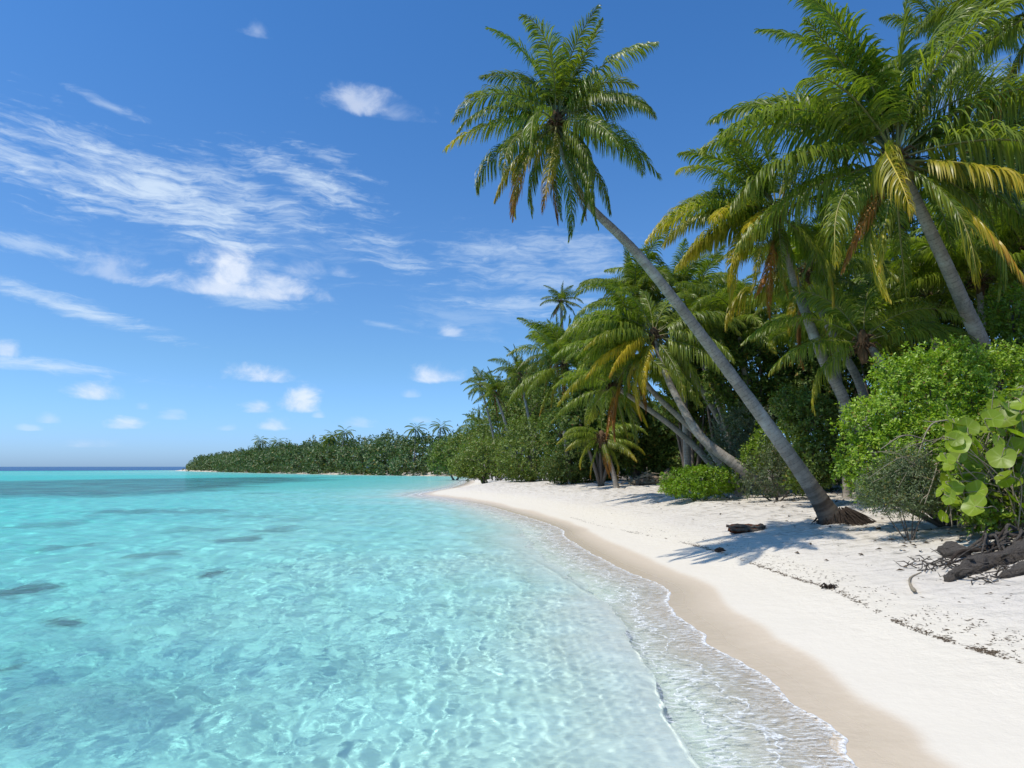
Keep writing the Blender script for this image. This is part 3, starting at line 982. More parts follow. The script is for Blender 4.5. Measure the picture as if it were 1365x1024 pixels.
def palm(label, px, radii_px=None, fronds=None, n=24, scale=1.0, yellow=.25, seed=1, cat='palm tree', group='coconut palms of the beach', name='coconut_palm',
         foot=0.0, nuts=5, shade=.5, sink=.25, boss=True, thin=.62):
    """px: (x, y, depth[, width in pixels]) along the trunk from the foot to the crown"""
    rng = random.Random(seed)
    pts = [at(p[0], p[1], p[2]) for p in px]
    base = pts[0].copy()
    base.z = ground_z(base.x, base.y)
    if len(px) and px[0][1] is not None:
        pts[0] = Vector((pts[0].x, pts[0].y, base.z - .05))
    root = thing(name, label, cat, base, group)
    rad = [thin * p[3] / 2 / FPX * p[2] for p in px]
    C = path3([tuple(p - base) for p in pts], 14)
    tt = np.linspace(0, 1, len(C))
    rr = np.interp(tt, np.linspace(0, 1, len(rad)), rad)
    ln = np.concatenate([[0], np.cumsum(np.linalg.norm(np.diff(C, axis=0), axis=1))])
    m = max(24, int(ln[-1] / .045))
    L2 = np.linspace(0, ln[-1], m)
    C2 = np.stack([np.interp(L2, ln, C[:, k]) for k in range(3)], -1)
    rr2 = np.interp(L2, ln, rr)
    nr = np.random.RandomState(seed)
    rings = L2 / (.115 * max(.6, rad[-1] / .1) ** .3) + .6 * np.interp(L2, np.linspace(0, ln[-1], 30), nr.rand(30))
    rr2 = rr2 * (1 + .028 * (1 - (rings % 1.0)) + .012 * nr.randn(m))
    rr2 = rr2 * (1 + (.85 if foot else .3) * np.exp(-L2 / (.38 if foot else .3)))
    ft = foot * np.clip(1.25 - L2 / 1.05 + .22 * nr.randn(m), 0, 1)
    g = Geo()
    g.tube(C2, rr2, 18, rings, ft, wob=.012, rng=nr)
    tr = link('trunk', g.mesh('trunk', True, 'along', 'foot'), M['trunk'], root)
    top = Vector(C[-1])
    if boss:
        key = seed % 4
        if key not in BOSS:
            BOSS[key] = crown_boss_mesh(key, .14)
            BOSS[key].materials.append(M['fibre'])
        b = link('leaf_sheath', BOSS[key], None, root)
        b.location = top
        b.scale = (max(.5, rad[-1] / .12),) * 2 + (scale,)
        b.color = (0, 0, .5, 1)
    for i in range(nuts):
        a = rng.uniform(0, 6.28)
        c = link('coconut', nut_me, None, root)
        c.location = top + Vector((math.cos(a) * .24, math.sin(a) * .24, rng.uniform(-.42, -.1))) * scale
        c.rotation_euler = (rng.uniform(-.6, .6), rng.uniform(-.6, .6), 0)
        c.scale = (rng.uniform(.8, 1.1) * scale,) * 3
    if fronds is None:
        fronds = []
        cls = ['spear', 'spear', 'tall', 'tall', 'tall', 'arch', 'arch', 'arch', 'arch', 'flat', 'flat', 'flat', 'level', 'level', 'level', 'low', 'low', 'low', 'low', 'hang', 'hang', 'hang', 'dead', 'dead', 'arch', 'level']
        a = rng.uniform(0, 360)
        for i in range(n):
            cname = cls[int(i * len(cls) / n)]
            a += 137.5
            fronds.append((cname, a + rng.uniform(-15, 15), rng.uniform(.88, 1.1), None))
    for f in fronds:
        cname, az, sc_ = f[:3]
        if f[3] is None:
            age = {'spear': 0, 'tall': .05, 'arch': .15, 'flat': .3, 'level': .5, 'low': .75, 'hang': 1.0, 'dead': 1.0}[cname]
            y = min(1, max(0, .85 * yellow * (.35 + 1.5 * age) * rng.uniform(.4, 1.5)))
            br = (rng.uniform(.5, 1.0) if cname == 'dead' else (rng.uniform(.2, .6) * yellow * 1.6 if cname == 'hang' else 0))
        else:
            y, br = f[3]
        h = {'spear': .18, 'tall': .12, 'arch': .06, 'flat': 0, 'level': -.06, 'low': -.12, 'hang': -.2, 'dead': -.26}[cname]
        ca, sa = math.cos(R(az)), math.sin(R(az))
        off = Vector((ca * .07, sa * .07, h)) * scale
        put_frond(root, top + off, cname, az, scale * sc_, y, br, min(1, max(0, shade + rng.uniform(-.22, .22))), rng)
    return root


def leafy(name, blobs, n, leaf, width=.5, seed=1, per=9, spread=1.6, up=.45, shell=.22, fold=.16, rough=.5, inner=.12):
    """crown of many small folded leaves set in rosettes through the outer part of a few lobes. blobs: (x, y, z, rx, ry, rz)"""
    rng = np.random.RandomState(seed)
    B = np.array(blobs, float)
    wgt = (B[:, 3] * B[:, 4] + B[:, 4] * B[:, 5] + B[:, 3] * B[:, 5])
    wgt /= wgt.sum()
    nt = max(4, n // per)
    k = rng.choice(len(B), nt, p=wgt)
    d = rng.randn(nt, 3); d /= np.linalg.norm(d, axis=1)[:, None]
    lump = fbm(d[:, 0] * 2.2 + k * 7.7, d[:, 1] * 2.2 + d[:, 2] * 1.7 + k * 3.1, 3, seed)
    rad = 1 + rough * lump - shell * np.abs(rng.randn(nt)) * .8
    deep = rng.rand(nt) < inner
    rad = np.where(deep, rng.uniform(.3, .8, nt), rad)
    T = B[k, :3] + d * B[k, 3:6] * rad[:, None]
    out = d / B[k, 3:6]; out /= np.linalg.norm(out, axis=1)[:, None]
    # drop twigs buried in another lobe
    bur = np.zeros(nt, bool)
    for j in range(len(B)):
        e = (((T - B[j, :3]) / B[j, 3:6]) ** 2).sum(1)
        bur |= (e < .5) & (k != j) & ~deep
    T, out = T[~bur], out[~bur]
    nt = len(T)
    ax = out + np.array([0, 0, up]) + .45 * rng.randn(nt, 3)
    ax /= np.linalg.norm(ax, axis=1)[:, None]
    m = nt * per
    ti = np.repeat(np.arange(nt), per)
    A = ax[ti]
    r = rng.randn(m, 3); r -= (r * A).sum(1)[:, None] * A; r /= np.linalg.norm(r, axis=1)[:, None]
    along = rng.rand(m)
    L = leaf * rng.uniform(.6, 1.25, m)
    pos = T[ti] + A * ((along - .35) * leaf * spread * 1.3)[:, None] + r * (leaf * .12)
    dirv = r * (1.0 - .35 * along)[:, None] + A * (.25 + .7 * along)[:, None] + .25 * rng.randn(m, 3) + np.array([0, 0, -.15])
    dirv /= np.linalg.norm(dirv, axis=1)[:, None]
    nrm = A - (A * dirv).sum(1)[:, None] * dirv + .25 * rng.randn(m, 3)
    nrm -= (nrm * dirv).sum(1)[:, None] * dirv
    nrm /= np.linalg.norm(nrm, axis=1)[:, None] + 1e-6
    sd = np.cross(dirv, nrm)
    w = (L * width * .5)[:, None]
    base = pos
    midl = pos + dirv * (L * .5)[:, None]
    tip = pos + dirv * L[:, None] - nrm * (L * .12)[:, None]
    l = midl + sd * w + nrm * (w * fold * 2)
    rr_ = midl - sd * w + nrm * (w * fold * 2)
    V = np.stack([base, l, tip, rr_], 1).reshape(-1, 3)
    i = np.arange(m) * 4
    t = np.concatenate([np.stack([i, i + 2, i + 1], -1), np.stack([i, i + 3, i + 2], -1)])
    return mesh_np(name, V, tris=t, smooth=False)


def limbs_mesh(base, blobs, r0, seed, lean=(0, 0), twigs=3):
    """trunk that forks to every lobe"""
    rng = np.random.RandomState(seed)
    g = Geo()
    base = np.array(base, float)
    for bi, b in enumerate(blobs):
        c = np.array(b[:3])
        mid = base * .45 + c * .55 + rng.randn(3) * .12 * b[3]
        mid[2] = base[2] + (c[2] - base[2]) * .45
        P = path3([tuple(base + rng.randn(3) * r0 * .3 * [1, 1, 0]), tuple(mid), tuple(c)], 6)
        g.tube(P, np.linspace(r0, r0 * .25, len(P)), 7)
        for k in range(twigs):
            d = rng.randn(3); d[2] = abs(d[2]) * .7; d /= np.linalg.norm(d)
            e = c + d * np.array(b[3:6]) * .85
            Q = path3([tuple(mid * .4 + c * .6), tuple(c * .5 + e * .5 + rng.randn(3) * .08), tuple(e)], 4)
            g.tube(Q, np.linspace(r0 * .32, r0 * .07, len(Q)), 5)
    return g


def px_blobs(lst, D, depth=.9):
    """lobes given as (x, y, half width, half height[, shift in depth]) in the photograph, at a depth of about D metres"""
    out = []
    for b in lst:
        dz = b[4] if len(b) > 4 else 0.0
        c = at(b[0], b[1], D + dz)
        rx, rz = b[2] / FPX * (D + dz), b[3] / FPX * (D + dz)
        out.append((c.x, c.y, c.z, rx, max(rx, rz) * depth * .8, rz))
    return out


def plant(name, label, cat, blobs_px, D, mat, n, leaf, seed, group=None, stem=.07, width=.5, shade=.5, per=9, up=.45, rough=.5, stem_name='stem', base_px=None, foliage='foliage', twigs=3,
          spread=1.6, inner=.12, bark='bark'):
    bl = px_blobs(blobs_px, D)
    cx = sum(b[0] for b in bl) / len(bl) if base_px is None else at(base_px, 622, D).x
    cy = sum(b[1] for b in bl) / len(bl)
    base = Vector((cx, cy, ground_z(cx, cy)))
    root = thing(name, label, cat, base, group)
    loc = [(b[0] - base.x, b[1] - base.y, b[2] - base.z, b[3], b[4], b[5]) for b in bl]
    o = link(foliage, leafy(foliage, loc, n, leaf, width, seed, per, spread, up, rough=rough, inner=inner), M[mat], root)
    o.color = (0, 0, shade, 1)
    g = limbs_mesh((0, 0, -.1), loc, stem, seed, twigs=twigs)
    s = link(stem_name, g.mesh(stem_name, True), M[bark], root)
    return root


def copy_thing(o, loc, rz=0.0, scale=1.0, label=None, shade=None):
    c = o.copy()
    COL.objects.link(c)
    c.location = loc
    c.rotation_euler = (0, 0, rz)
    c.scale = (scale,) * 3 if not isinstance(scale, tuple) else scale
    if label: c['label'] = label
    for ch in list(o.children):
        d = ch.copy()
        COL.objects.link(d)
        d.parent = c
        if shade is not None and d.name.split('.')[0] in ('foliage', 'crown', 'frond'):
            d.color = (d.color[0], d.color[1], shade, 1)
        for g_ in list(ch.children):
            e = g_.copy()
            COL.objects.link(e)
            e.parent = d
    return c


# ---------------------------------------------------------------- the palms
A_ = 'coconut palms of the beach'
palm('tall coconut palm leaning far over the beach, its dark root foot bare on the sand',
     [(1114, 690, 14.7, 44), (1060, 618, 14.5, 37), (960, 480, 14.1, 30), (855, 345, 13.2, 26), (785, 273, 12.6, 20), (754, 218, 12.2, 15), (742, 160, 12.0, 13)],
     fronds=[('spear', 70, .85, (.1, 0)), ('spear', 200, .75, (.1, 0)), ('tall', 100, .8, (.1, 0)), ('tall', 30, .92, (.15, 0)), ('tall', 150, .95, (.2, 0)), 
             ('tall', 330, .8, (.1, 0)), ('arch', 175, .80, (.4, 0)), ('arch', 5, .86, (.15, 0)), ('arch', 60, .9, (.1, 0)), ('flat', -12, .80, (.1, 0)),
             ('level', 178, .85, (.65, 0)), ('level', -25, .85, (.1, 0)), ('low', -8, .92, (.12, 0)), ('low', 210, .92, (.5, .1)),
             ('low', 300, .85, (.2, 0)), ('hang', 190, .95, (.75, .15)), ('hang', 235, 1.0, (.7, .5)), ('hang', 265, .95, (.9, .4)), ('hang', -20, 1.0, (.15, 0)), ('hang', 5, .85, (.1, 0)),
             ('hang', 310, .95, (.2, .05)), ('hang', 100, .9, (.2, 0)), ('dead', 225, 1.0, (.4, .55)), ('dead', 285, .9, (.5, .4)), ('hang', 150, .85, (.4, .1)), ('dead', 340, .95, (.3, .1)), ('tall', 250, .85, (.15, 0)), ('arch', 145, .85, (.2, 0)), ('arch', 35, .85, (.15, 0)), ('low', 170, .85, (.35, 0)), ('hang', 330, .9, (.2, 0)), ('low', 255, .85, (.3, 0)), ('hang', 60, .9, (.3, 0)), ('hang', 215, .9, (.5, .1)), ('tall', 130, .85, (.1, 0)), ('tall', 300, .8, (.1, 0)), ('level', 20, .9, (.1, 0)), ('flat', 195, .8, (.25, 0)), ('tall', 70, .9, (.1, 0)), ('tall', 190, .85, (.2, 0))],
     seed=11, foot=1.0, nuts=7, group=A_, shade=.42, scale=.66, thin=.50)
palm('coconut palm with the largest crown, rising behind the big round bush on the right',
     [(1356, 660, 16.8, 42), (1318, 490, 16.4, 34), (1282, 400, 15.8, 29), (1240, 308, 15.2, 25), (1213, 250, 14.9, 22), (1192, 208, 14.7, 20)],
     fronds=[('spear', 80, 1.1, (.1, 0)), ('spear', 300, 1.05, (.1, 0)), ('tall', 170, 1.1, (.15, 0)), ('tall', 140, 1.1, (.1, 0)), ('tall', 20, 1.05, (.15, 0)), ('tall', 60, 1.1, (.1, 0)), 
             ('tall', 200, 1.0, (.2, 0)), ('arch', 185, 1.05, (.25, 0)), ('arch', 0, 1.05, (.2, 0)), ('arch', 30, 1.0, (.2, 0)), ('arch', 215, .95, (.25, 0)), 
             ('flat', 178, 1.05, (.3, 0)), ('flat', -5, 1.1, (.25, 0)), ('flat', 45, 1.0, (.2, 0)), ('level', 190, 1.0, (.3, 0)), ('level', 10, 1.1, (.3, 0)), ('level', -20, 1.0, (.35, 0)),
             ('low', 200, .95, (.45, 0)), ('low', 225, .9, (.75, .15)), ('low', -25, 1.0, (.9, .25)), ('low', 165, .95, (.35, 0)), ('low', 100, .9, (.3, 0)),
             ('hang', 222, .95, (.9, .75)), ('hang', 195, .9, (.6, .1)), ('hang', 300, .85, (.55, .05)), ('hang', -30, 1.0, (.95, .4)), ('hang', 60, .9, (.4, .1)), ('level', 70, 1.0, (.2, 0)), ('tall', 185, 1.1, (.15, 0)), ('tall', 100, 1.1, (.1, 0)), ('tall', 340, 1.0, (.15, 0)), ('flat', 15, 1.05, (.25, 0)), ('arch', 145, 1.05, (.15, 0)), ('hang', 240, .95, (.6, .1)), ('tall', 215, 1.0, (.15, 0)), ('low', 0, 1.0, (.35, 0))],
     seed=12, nuts=6, group=A_, shade=.65, scale=1.13)
palm('coconut palm with drooping yellow and orange fronds, just left of the largest crown',
     [(1152, 640, 18.2, 26), (1130, 548, 18.0, 24), (1098, 480, 17.8, 22), (1068, 400, 17.6, 20), (1047, 330, 17.4, 17), (1036, 282, 17.3, 16)],
     fronds=[('spear', 90, 1.0, (.1, 0)), ('spear', 160, .9, (.1, 0)), ('tall', 120, 1.05, (.1, 0)), ('tall', 170, 1.05, (.25, 0)), ('tall', 200, .95, (.2, 0)), ('tall', 60, 1.0, (.1, 0)), ('tall', 10, 1.0, (.1, 0)),
             ('arch', 178, 1.0, (.45, 0)), ('arch', 150, .95, (.3, 0)), ('arch', 210, .9, (.4, 0)), ('arch', 20, 1.0, (.2, 0)), ('arch', 350, .9, (.2, 0)), ('flat', 182, 1.0, (.6, .05)), ('flat', 160, 1.0, (.5, 0)), ('flat', 5, 1.0, (.3, 0)),
             ('level', 188, 1.0, (.6, .05)), ('level', 170, 1.0, (.6, .05)), ('level', 205, .95, (.7, .1)), ('low', 182, .95, (.7, .1)), ('low', 200, .9, (.8, .1)), ('low', 220, .9, (.8, .15)), ('low', 160, .9, (.6, .1)), ('low', 30, .9, (.4, 0)),
             ('hang', 195, .9, (.8, .2)), ('hang', 230, .9, (.7, .2)), ('hang', 255, .85, (.5, .1)), ('hang', 170, .9, (.7, .3)), ('hang', -20, .9, (.6, .2)), ('dead', 262, 1.05, (.9, .9)), ('dead', 240, .95, (.9, .7)), ('dead', 215, .9, (.7, .35)), ('dead', 300, .8, (.5, .4))],
     seed=13, nuts=5, group=A_, shade=.62, scale=.88)
palm('second trunk behind the yellowing palm, crown hidden under the largest one',
     [(1172, 610, 20.5, 22), (1150, 525, 20.3, 18), (1118, 462, 20.1, 16), (1092, 408, 20.0, 14), (1078, 360, 19.9, 12)], n=22, scale=.8, yellow=.45, seed=14, group=A_, shade=.6)
palm('low coconut palm whose silvery fronds arch out under the largest crown',
     [(1205, 600, 17.0, 20), (1190, 520, 17.0, 18), (1165, 470, 17.0, 16), (1150, 455, 17.0, 14)],
     fronds=[('flat', 5, .85, (.1, 0)), ('flat', -20, .8, (.1, 0)), ('arch', 20, .9, (.1, 0)), ('level', 180, .7, (.4, .1)), ('arch', 160, .8, (.1, 0)), ('tall', 40, .8, (.1, 0)), ('tall', 200, .7, (0, 0)), ('low', 190, .6, (.6, .1)), ('flat', 60, .8, (.1, 0)), ('arch', 300, .6, (.1, 0)), ('tall', 100, .8, (.1, 0))],
     seed=15, nuts=0, group=A_, shade=.75)
palm('coconut palm cut by the top right corner, only its hanging fronds in view',
     [(1470, 640, 19.5, 24), (1455, 420, 19, 22), (1430, 200, 18.0, 20), (1405, 70, 17.2, 18), (1392, 5, 17.0, 16)], n=22, scale=1.0, yellow=.2, seed=16, group=A_, shade=.4)
palm('coconut palm with upright dark fronds behind the right edge of the largest crown',
     [(1400, 640, 30.5, 14), (1390, 420, 30.2, 12), (1370, 260, 30, 11), (1350, 190, 30, 10)], n=22, scale=1.1, yellow=.1, seed=17, group=A_, shade=.4)
palm('coconut palm standing tall behind the largest crown, fronds above it',
     [(1330, 640, 31.5, 12), (1310, 400, 31, 11), (1285, 180, 31, 10), (1268, 70, 31, 9)], n=20, scale=1.15, yellow=.25, seed=18, group=A_, shade=.45)
palm('coconut palm with wide crown and curved double-bent trunk, left of the leaning trunk',
     [(1043, 662, 23.2, 27), (990, 626, 23.2, 23), (938, 586, 23.4, 19), (905, 535, 23.6, 15), (884, 490, 23.8, 12), (872, 446, 24, 11)],
     fronds=[('spear', 90, .9, (.2, 0)), ('tall', 150, .95, (.2, 0)), ('tall', 60, .9, (.2, 0)), ('tall', 200, .8, (.2, 0)), ('arch', 178, 1.0, (.4, 0)), ('arch', 160, .95, (.35, 0)), ('arch', 5, .95, (.3, 0)), ('arch', 30, .9, (.3, 0)),
             ('flat', 185, 1.0, (.25, 0)), ('flat', 172, .95, (.25, 0)), ('flat', -5, 1.0, (.2, 0)), ('level', 190, .95, (.3, 0)), ('level', 175, .95, (.3, 0)), ('level', -15, .95, (.3, 0)), ('level', 215, .9, (.5, 0)),
             ('low', 195, .95, (.9, .25)), ('low', 215, .9, (1., .3)), ('low', -20, 1.0, (.3, 0)), ('low', 330, 1.0, (.3, 0)), ('hang', 205, .95, (1.0, .3)), ('hang', 225, .95, (1.0, .3)), ('hang', -15, 1.0, (.3, 0)), ('hang', 300, .95, (.4, 0)), ('hang', 185, .8, (1., .4)), ('dead', 280, .9, (.4, .2))],
     seed=19, nuts=5, group=A_, shade=.62, scale=.88)
palm('slim coconut palm trunk just left of the curved one, joining it low down',
     [(985, 648, 25, 17), (944, 595, 25, 14), (905, 556, 25.2, 12), (870, 522, 25.4, 11), (838, 478, 25.6, 10)], n=20, scale=.85, yellow=.3, seed=20, group=A_, shade=.6)
palm('slim coconut palm leaning lowest of the cluster, over the pale debris heap',
     [(975, 648, 26, 16), (940, 610, 26, 14), (900, 572, 26, 12), (858, 541, 26.2, 11), (820, 515, 26.4, 10)], n=18, scale=.72, yellow=.4, seed=21, group=A_, shade=.6)
palm('dark-crowned coconut palm rising behind the cluster, above the wide crown',
     [(1000, 640, 29, 16), (960, 562, 29, 14), (918, 492, 29, 13), (880, 440, 29, 12), (848, 398, 29, 11)], n=26, scale=.86, yellow=.12, seed=22, group=A_, shade=.35)
palm('coconut palm trunk behind the cluster, its frond reaching right past the leaning trunk',
     [(985, 640, 28, 14), (968, 570, 28, 12), (950, 515, 28, 11), (925, 435, 28, 10)], n=20, scale=.9, yellow=.2, seed=23, group=A_, shade=.45)
palm('coconut palm with a feathery dome of fronds, left of the wide crown',
     [(850, 640, 39, 14), (815, 590, 39, 12), (782, 535, 39, 11), (752, 488, 39, 10)], n=28, scale=1.02, yellow=.3, seed=24, group=A_, shade=.45)
palm('thin tall coconut palm with a small crown against the sky',
     [(752, 640, 56, 6), (752, 520, 56, 5), (750, 450, 56, 5), (748, 402, 56, 5)], n=20, scale=.56, yellow=.15, seed=25, group=A_, shade=.35, nuts=4)
palm('slender coconut palm standing clear against the sky, leftmost of the near wood',
     [(668, 630, 62, 4), (655, 570, 62, 4), (640, 512, 62, 4)], n=17, scale=.55, yellow=.3, seed=26, group=A_, shade=.4, nuts=3)
palm('coconut palm with drooping crown beside the slender leftmost one',
     [(690, 630, 58, 5), (675, 570, 58, 5), (660, 524, 58, 5)], n=20, scale=.64, yellow=.3, seed=27, group=A_, shade=.4, nuts=3)
palm('coconut palm crown rising from the middle of the left bushes',
     [(715, 630, 52, 6), (705, 560, 52, 5), (692, 500, 52, 5)], n=22, scale=.68, yellow=.15, seed=28, group=A_, shade=.3, nuts=0)
palm('dark coconut palm between the thin tall one and the feathery dome',
     [(760, 630, 42, 8), (748, 540, 42, 7), (740, 470, 42, 7)], n=24, scale=.75, yellow=.12, seed=29, group=A_, shade=.3, nuts=0)
palm('young coconut palm with a short bare trunk on open sand',
     [(822, 643, 35, 11), (815, 622, 35, 10), (806, 598, 35, 9), (802, 582, 35, 9)],
     fronds=[('spear', 90, .5, (.3, 0)), ('arch', 0, .62, (.3, 0)), ('arch', 180, .6, (.35, 0)), ('flat', 20, .6, (.4, 0)), ('flat', 200, .6, (.4, 0)), ('level', -10, .62, (.5, .1)), ('level', 170, .55, (.5, .1)), ('low', 220, .55, (.6, .2)), ('low', -30, .6, (.6, .2)),
             ('hang', 200, .6, (.6, .4)), ('hang', 0, .65, (.6, .4)), ('hang', 280, .6, (.6, .5)), ('dead', 350, .65, (.5, .7)), ('dead', 240, .6, (.5, .7))],
     seed=30, nuts=0, group=A_, shade=.7)
palm('squat coconut palm with a dark crown at the far end of the near wood',
     [(648, 628, 74, 4), (644, 600, 74, 4), (640, 570, 74, 4)], n=20, scale=.75, yellow=.1, seed=31, group=A_, shade=.25, nuts=0)

FAN = [('tall', 30, .9, (.1, 0)), ('tall', 150, .9, (.1, 0)), ('tall', 270, .8, (.1, 0)), ('arch', 0, .95, (.1, 0)), ('arch', 60, .9, (.1, 0)), ('arch', 120, .9, (.1, 0)), ('arch', 185, .95, (.15, 0)), ('arch', 235, .9, (.15, 0)), ('arch', 305, .9, (.1, 0)),
       ('flat', 20, .95, (.2, 0)), ('flat', 165, .95, (.2, 0)), ('flat', 215, .9, (.2, 0)), ('flat', 330, .9, (.2, 0)), ('level', 350, .9, (.3, 0)), ('level', 195, .9, (.3, 0)), ('level', 255, .85, (.3, 0)), ('low', 285, .8, (.4, .1))]
for i, (x, y, D, s_, lab) in enumerate([
        (1305, 372, 19.6, .95, 'understory palm with arching fronds right of the largest palm trunk'),
        (1110, 452, 22.0, .85, 'understory palm with arching fronds behind the two inner trunks'),
        (985, 432, 26.5, .9, 'understory palm with arching fronds right of the leaning trunk, below the yellowing palm'),
        (1365, 330, 19.0, 1.0, 'understory palm with arching fronds against the right edge'),
        (1240, 400, 21.5, .95, 'understory palm with arching fronds left of the largest palm trunk'),
        (900, 395, 30.0, .9, 'understory palm with arching fronds directly left of the leaning trunk')]):
    palm(lab, [(x + 18, 640, D, 16), (x + 12, 540, D, 14), (x, y, D, 12)], fronds=FAN, seed=60 + i, nuts=0, group=A_, shade=.72, scale=s_)

# ---------------------------------------------------------------- shrubs and broadleaf trees
plant('round_bush', 'large bright green rounded bush right of the leaning trunk, beside the broad leaves', 'bush',
      [(1185, 560, 50, 44), (1165, 615, 46, 40, -.2), (1235, 525, 62, 50, .3), (1300, 520, 66, 56, .5), (1235, 600, 62, 52, -.5), (1300, 600, 66, 56, -.2), (1370, 560, 60, 70, .4), (1150, 570, 26, 30), (1195, 500, 28, 24, .3), (1265, 485, 56, 26, .6), (1130, 625, 18, 16, -.1), (1340, 490, 40, 30, .5),
       (1185, 645, 40, 24, -.3), (1250, 650, 50, 26, -.4), (1330, 650, 60, 34, -.3), (1400, 620, 50, 50)],
      13.2, 'leaf_bright', 84000, .07, 41, stem=.05, shade=.88, width=.52, base_px=1260, rough=.85)
plant('leafy_shrub', 'bright leafy shrub high against the right edge, behind the round bush', 'bush',
      [(1350, 420, 40, 38), (1375, 450, 40, 44), (1345, 480, 40, 30), (1400, 500, 60, 70)], 16.5, 'leaf_bright', 14000, .10, 42, shade=.35, base_px=1370)
plant('dry_twig_shrub', 'thin grey-green shrub tangled with dry twigs in front of the round bush', 'bush',
      [(1190, 640, 34, 24), (1230, 650, 34, 24, -.3), (1165, 658, 26, 16), (1215, 622, 34, 24, -.2), (1195, 668, 40, 14, -.2), (1245, 672, 30, 14, -.2)], 12.0, 'leaf_grey', 16000, .055, 43, stem=.014, width=.28, shade=.75, twigs=10, base_px=1200, bark='bark', per=7, spread=3.0)
DRY = [o for o in COL.objects if o.name == 'dry_twig_shrub'][0]


def dry_twigs():
    rng = np.random.RandomState(2)
    g = Geo()
    b = np.array(DRY.location)
    for k in range(34):
        x0, y0 = rng.normal(1262, 22), rng.normal(606, 16)
        L = rng.uniform(40, 110)
        a = R(rng.normal(148, 22))
        x1, y1 = x0 + L * math.cos(a), min(672, y0 + L * math.sin(a))
        D = 11.8 + rng.normal(0, .25)
        p0, p2 = np.array(at(x0, y0, D + .2)) - b, np.array(at(x1, y1, D - .1)) - b
        pm = (p0 + p2) / 2 + np.array([0, 0, rng.uniform(.02, .2)]) + rng.randn(3) * .03
        P = path3([tuple(p0), tuple(pm), tuple(p2)], 6)
        r = rng.uniform(.004, .009) if k > 6 else .016
        g.tube(P, np.linspace(r, r * .4, len(P)), 5)
        for j in range(3):
            q = P[rng.randint(3, len(P) - 2)]
            e = q + rng.randn(3) * .10 + np.array([-.08, 0, -.03])
            g.tube(np.array([q, (q + e) / 2 + rng.randn(3) * .015, e]), [r * .5, r * .4, .002], 4)
    link('dry_twigs', g.mesh('dry_twigs', True), M['dry_twig'], DRY)


dry_twigs()
plant('low_plant', 'low spreading lime green plant on the sand beside the curved trunk', 'plant',
      [(930, 640, 46, 19), (902, 650, 24, 10, -.2), (960, 643, 26, 17), (925, 652, 40, 10, -.4)], 23.6, 'leaf_lime', 15000, .085, 44, stem=.02, width=.42, shade=.62, up=.8, twigs=2)
plant('grey_shrub', 'grey-green fine-leaved shrub at the foot of the curved trunk', 'bush',
      [(1030, 632, 34, 30), (1010, 645, 22, 18), (1055, 635, 22, 28, .3), (1040, 605, 26, 20, .3)], 21.5, 'leaf_grey', 14000, .06, 45, stem=.03, width=.4, shade=.42)
plant('silver_bush', 'silver-leaved bush seen between the curved trunk and the leaning trunk', 'bush',
      [(975, 580, 28, 28), (1000, 560, 30, 26, .4), (960, 600, 20, 16), (1015, 595, 24, 24, .2), (990, 610, 26, 24)], 25.5, 'leaf_silver', 12000, .085, 46, stem=.05, shade=.45)
plant('yellow_green_bush', 'yellow-green bush close behind the leaning trunk', 'bush',
      [(1030, 590, 26, 24), (1060, 600, 22, 28), (1010, 612, 22, 22)], 23.0, 'leaf_bright', 9000, .075, 47, stem=.04, shade=.45)
plant('dark_green_bush', 'dark green bush in the shade between the leaning trunk and the round bush', 'bush',
      [(1085, 560, 34, 34), (1060, 545, 30, 28, .5), (1110, 600, 26, 34), (1085, 610, 30, 32, -.3), (1075, 640, 26, 14, -.4)], 18.8, 'leaf_mid', 15000, .095, 48, stem=.05, shade=.42)
LB = 'bushes along the far end of the beach'
plant('shore_bush', 'bush overhanging the beach at the point where the sand narrows', 'bush', [(640, 614, 34, 22), (622, 622, 26, 14), (655, 604, 30, 20, .6), (668, 622, 24, 16), (640, 628, 30, 9, -.4)], 58, 'leaf_mid', 20000, .17, 51, LB, stem=.12, shade=.62)
plant('shore_bush', 'broad shore bush with a dark gap under it, right of the narrow point', 'bush', [(705, 606, 38, 30), (690, 622, 28, 16), (730, 612, 28, 26), (715, 628, 34, 11, -.3), (700, 580, 34, 24, .8)], 48, 'leaf_mid', 22000, .15, 52, LB, stem=.12, shade=.58)
plant('shore_bush', 'rounded bush above and behind the two shore bushes', 'bush', [(665, 570, 38, 28), (700, 550, 38, 30), (640, 590, 30, 20), (730, 575, 30, 26)], 66, 'leaf_mid', 22000, .19, 53, LB, stem=.14, shade=.5)
plant('shore_bush', 'olive bush far out where the wood meets the far shore', 'bush', [(606, 606, 26, 22), (590, 612, 18, 16), (625, 596, 24, 20)], 96, 'leaf_mid', 14000, .26, 54, LB, stem=.16, shade=.6)
plant('broadleaf_tree', 'pale-topped broadleaf tree over a dark hollow, left of the young palm', 'tree',
      [(765, 592, 36, 30), (745, 570, 30, 24), (790, 600, 28, 28), (775, 560, 34, 26, .5), (760, 620, 20, 14)], 44, 'leaf_dark', 22000, .16, 55, 'broadleaf trees behind the palms', stem=.2, shade=.75, stem_name='trunk', foliage='crown', up=.3)
BT = 'broadleaf trees behind the palms'
plant('shore_bush', 'dark bush shading the hollow between the shore bushes and the young palm', 'bush', [(765, 618, 30, 24), (745, 625, 24, 18, .4), (785, 625, 24, 18, .6)], 42, 'leaf_dark', 12000, .14, 56, LB, stem=.1, shade=.3)
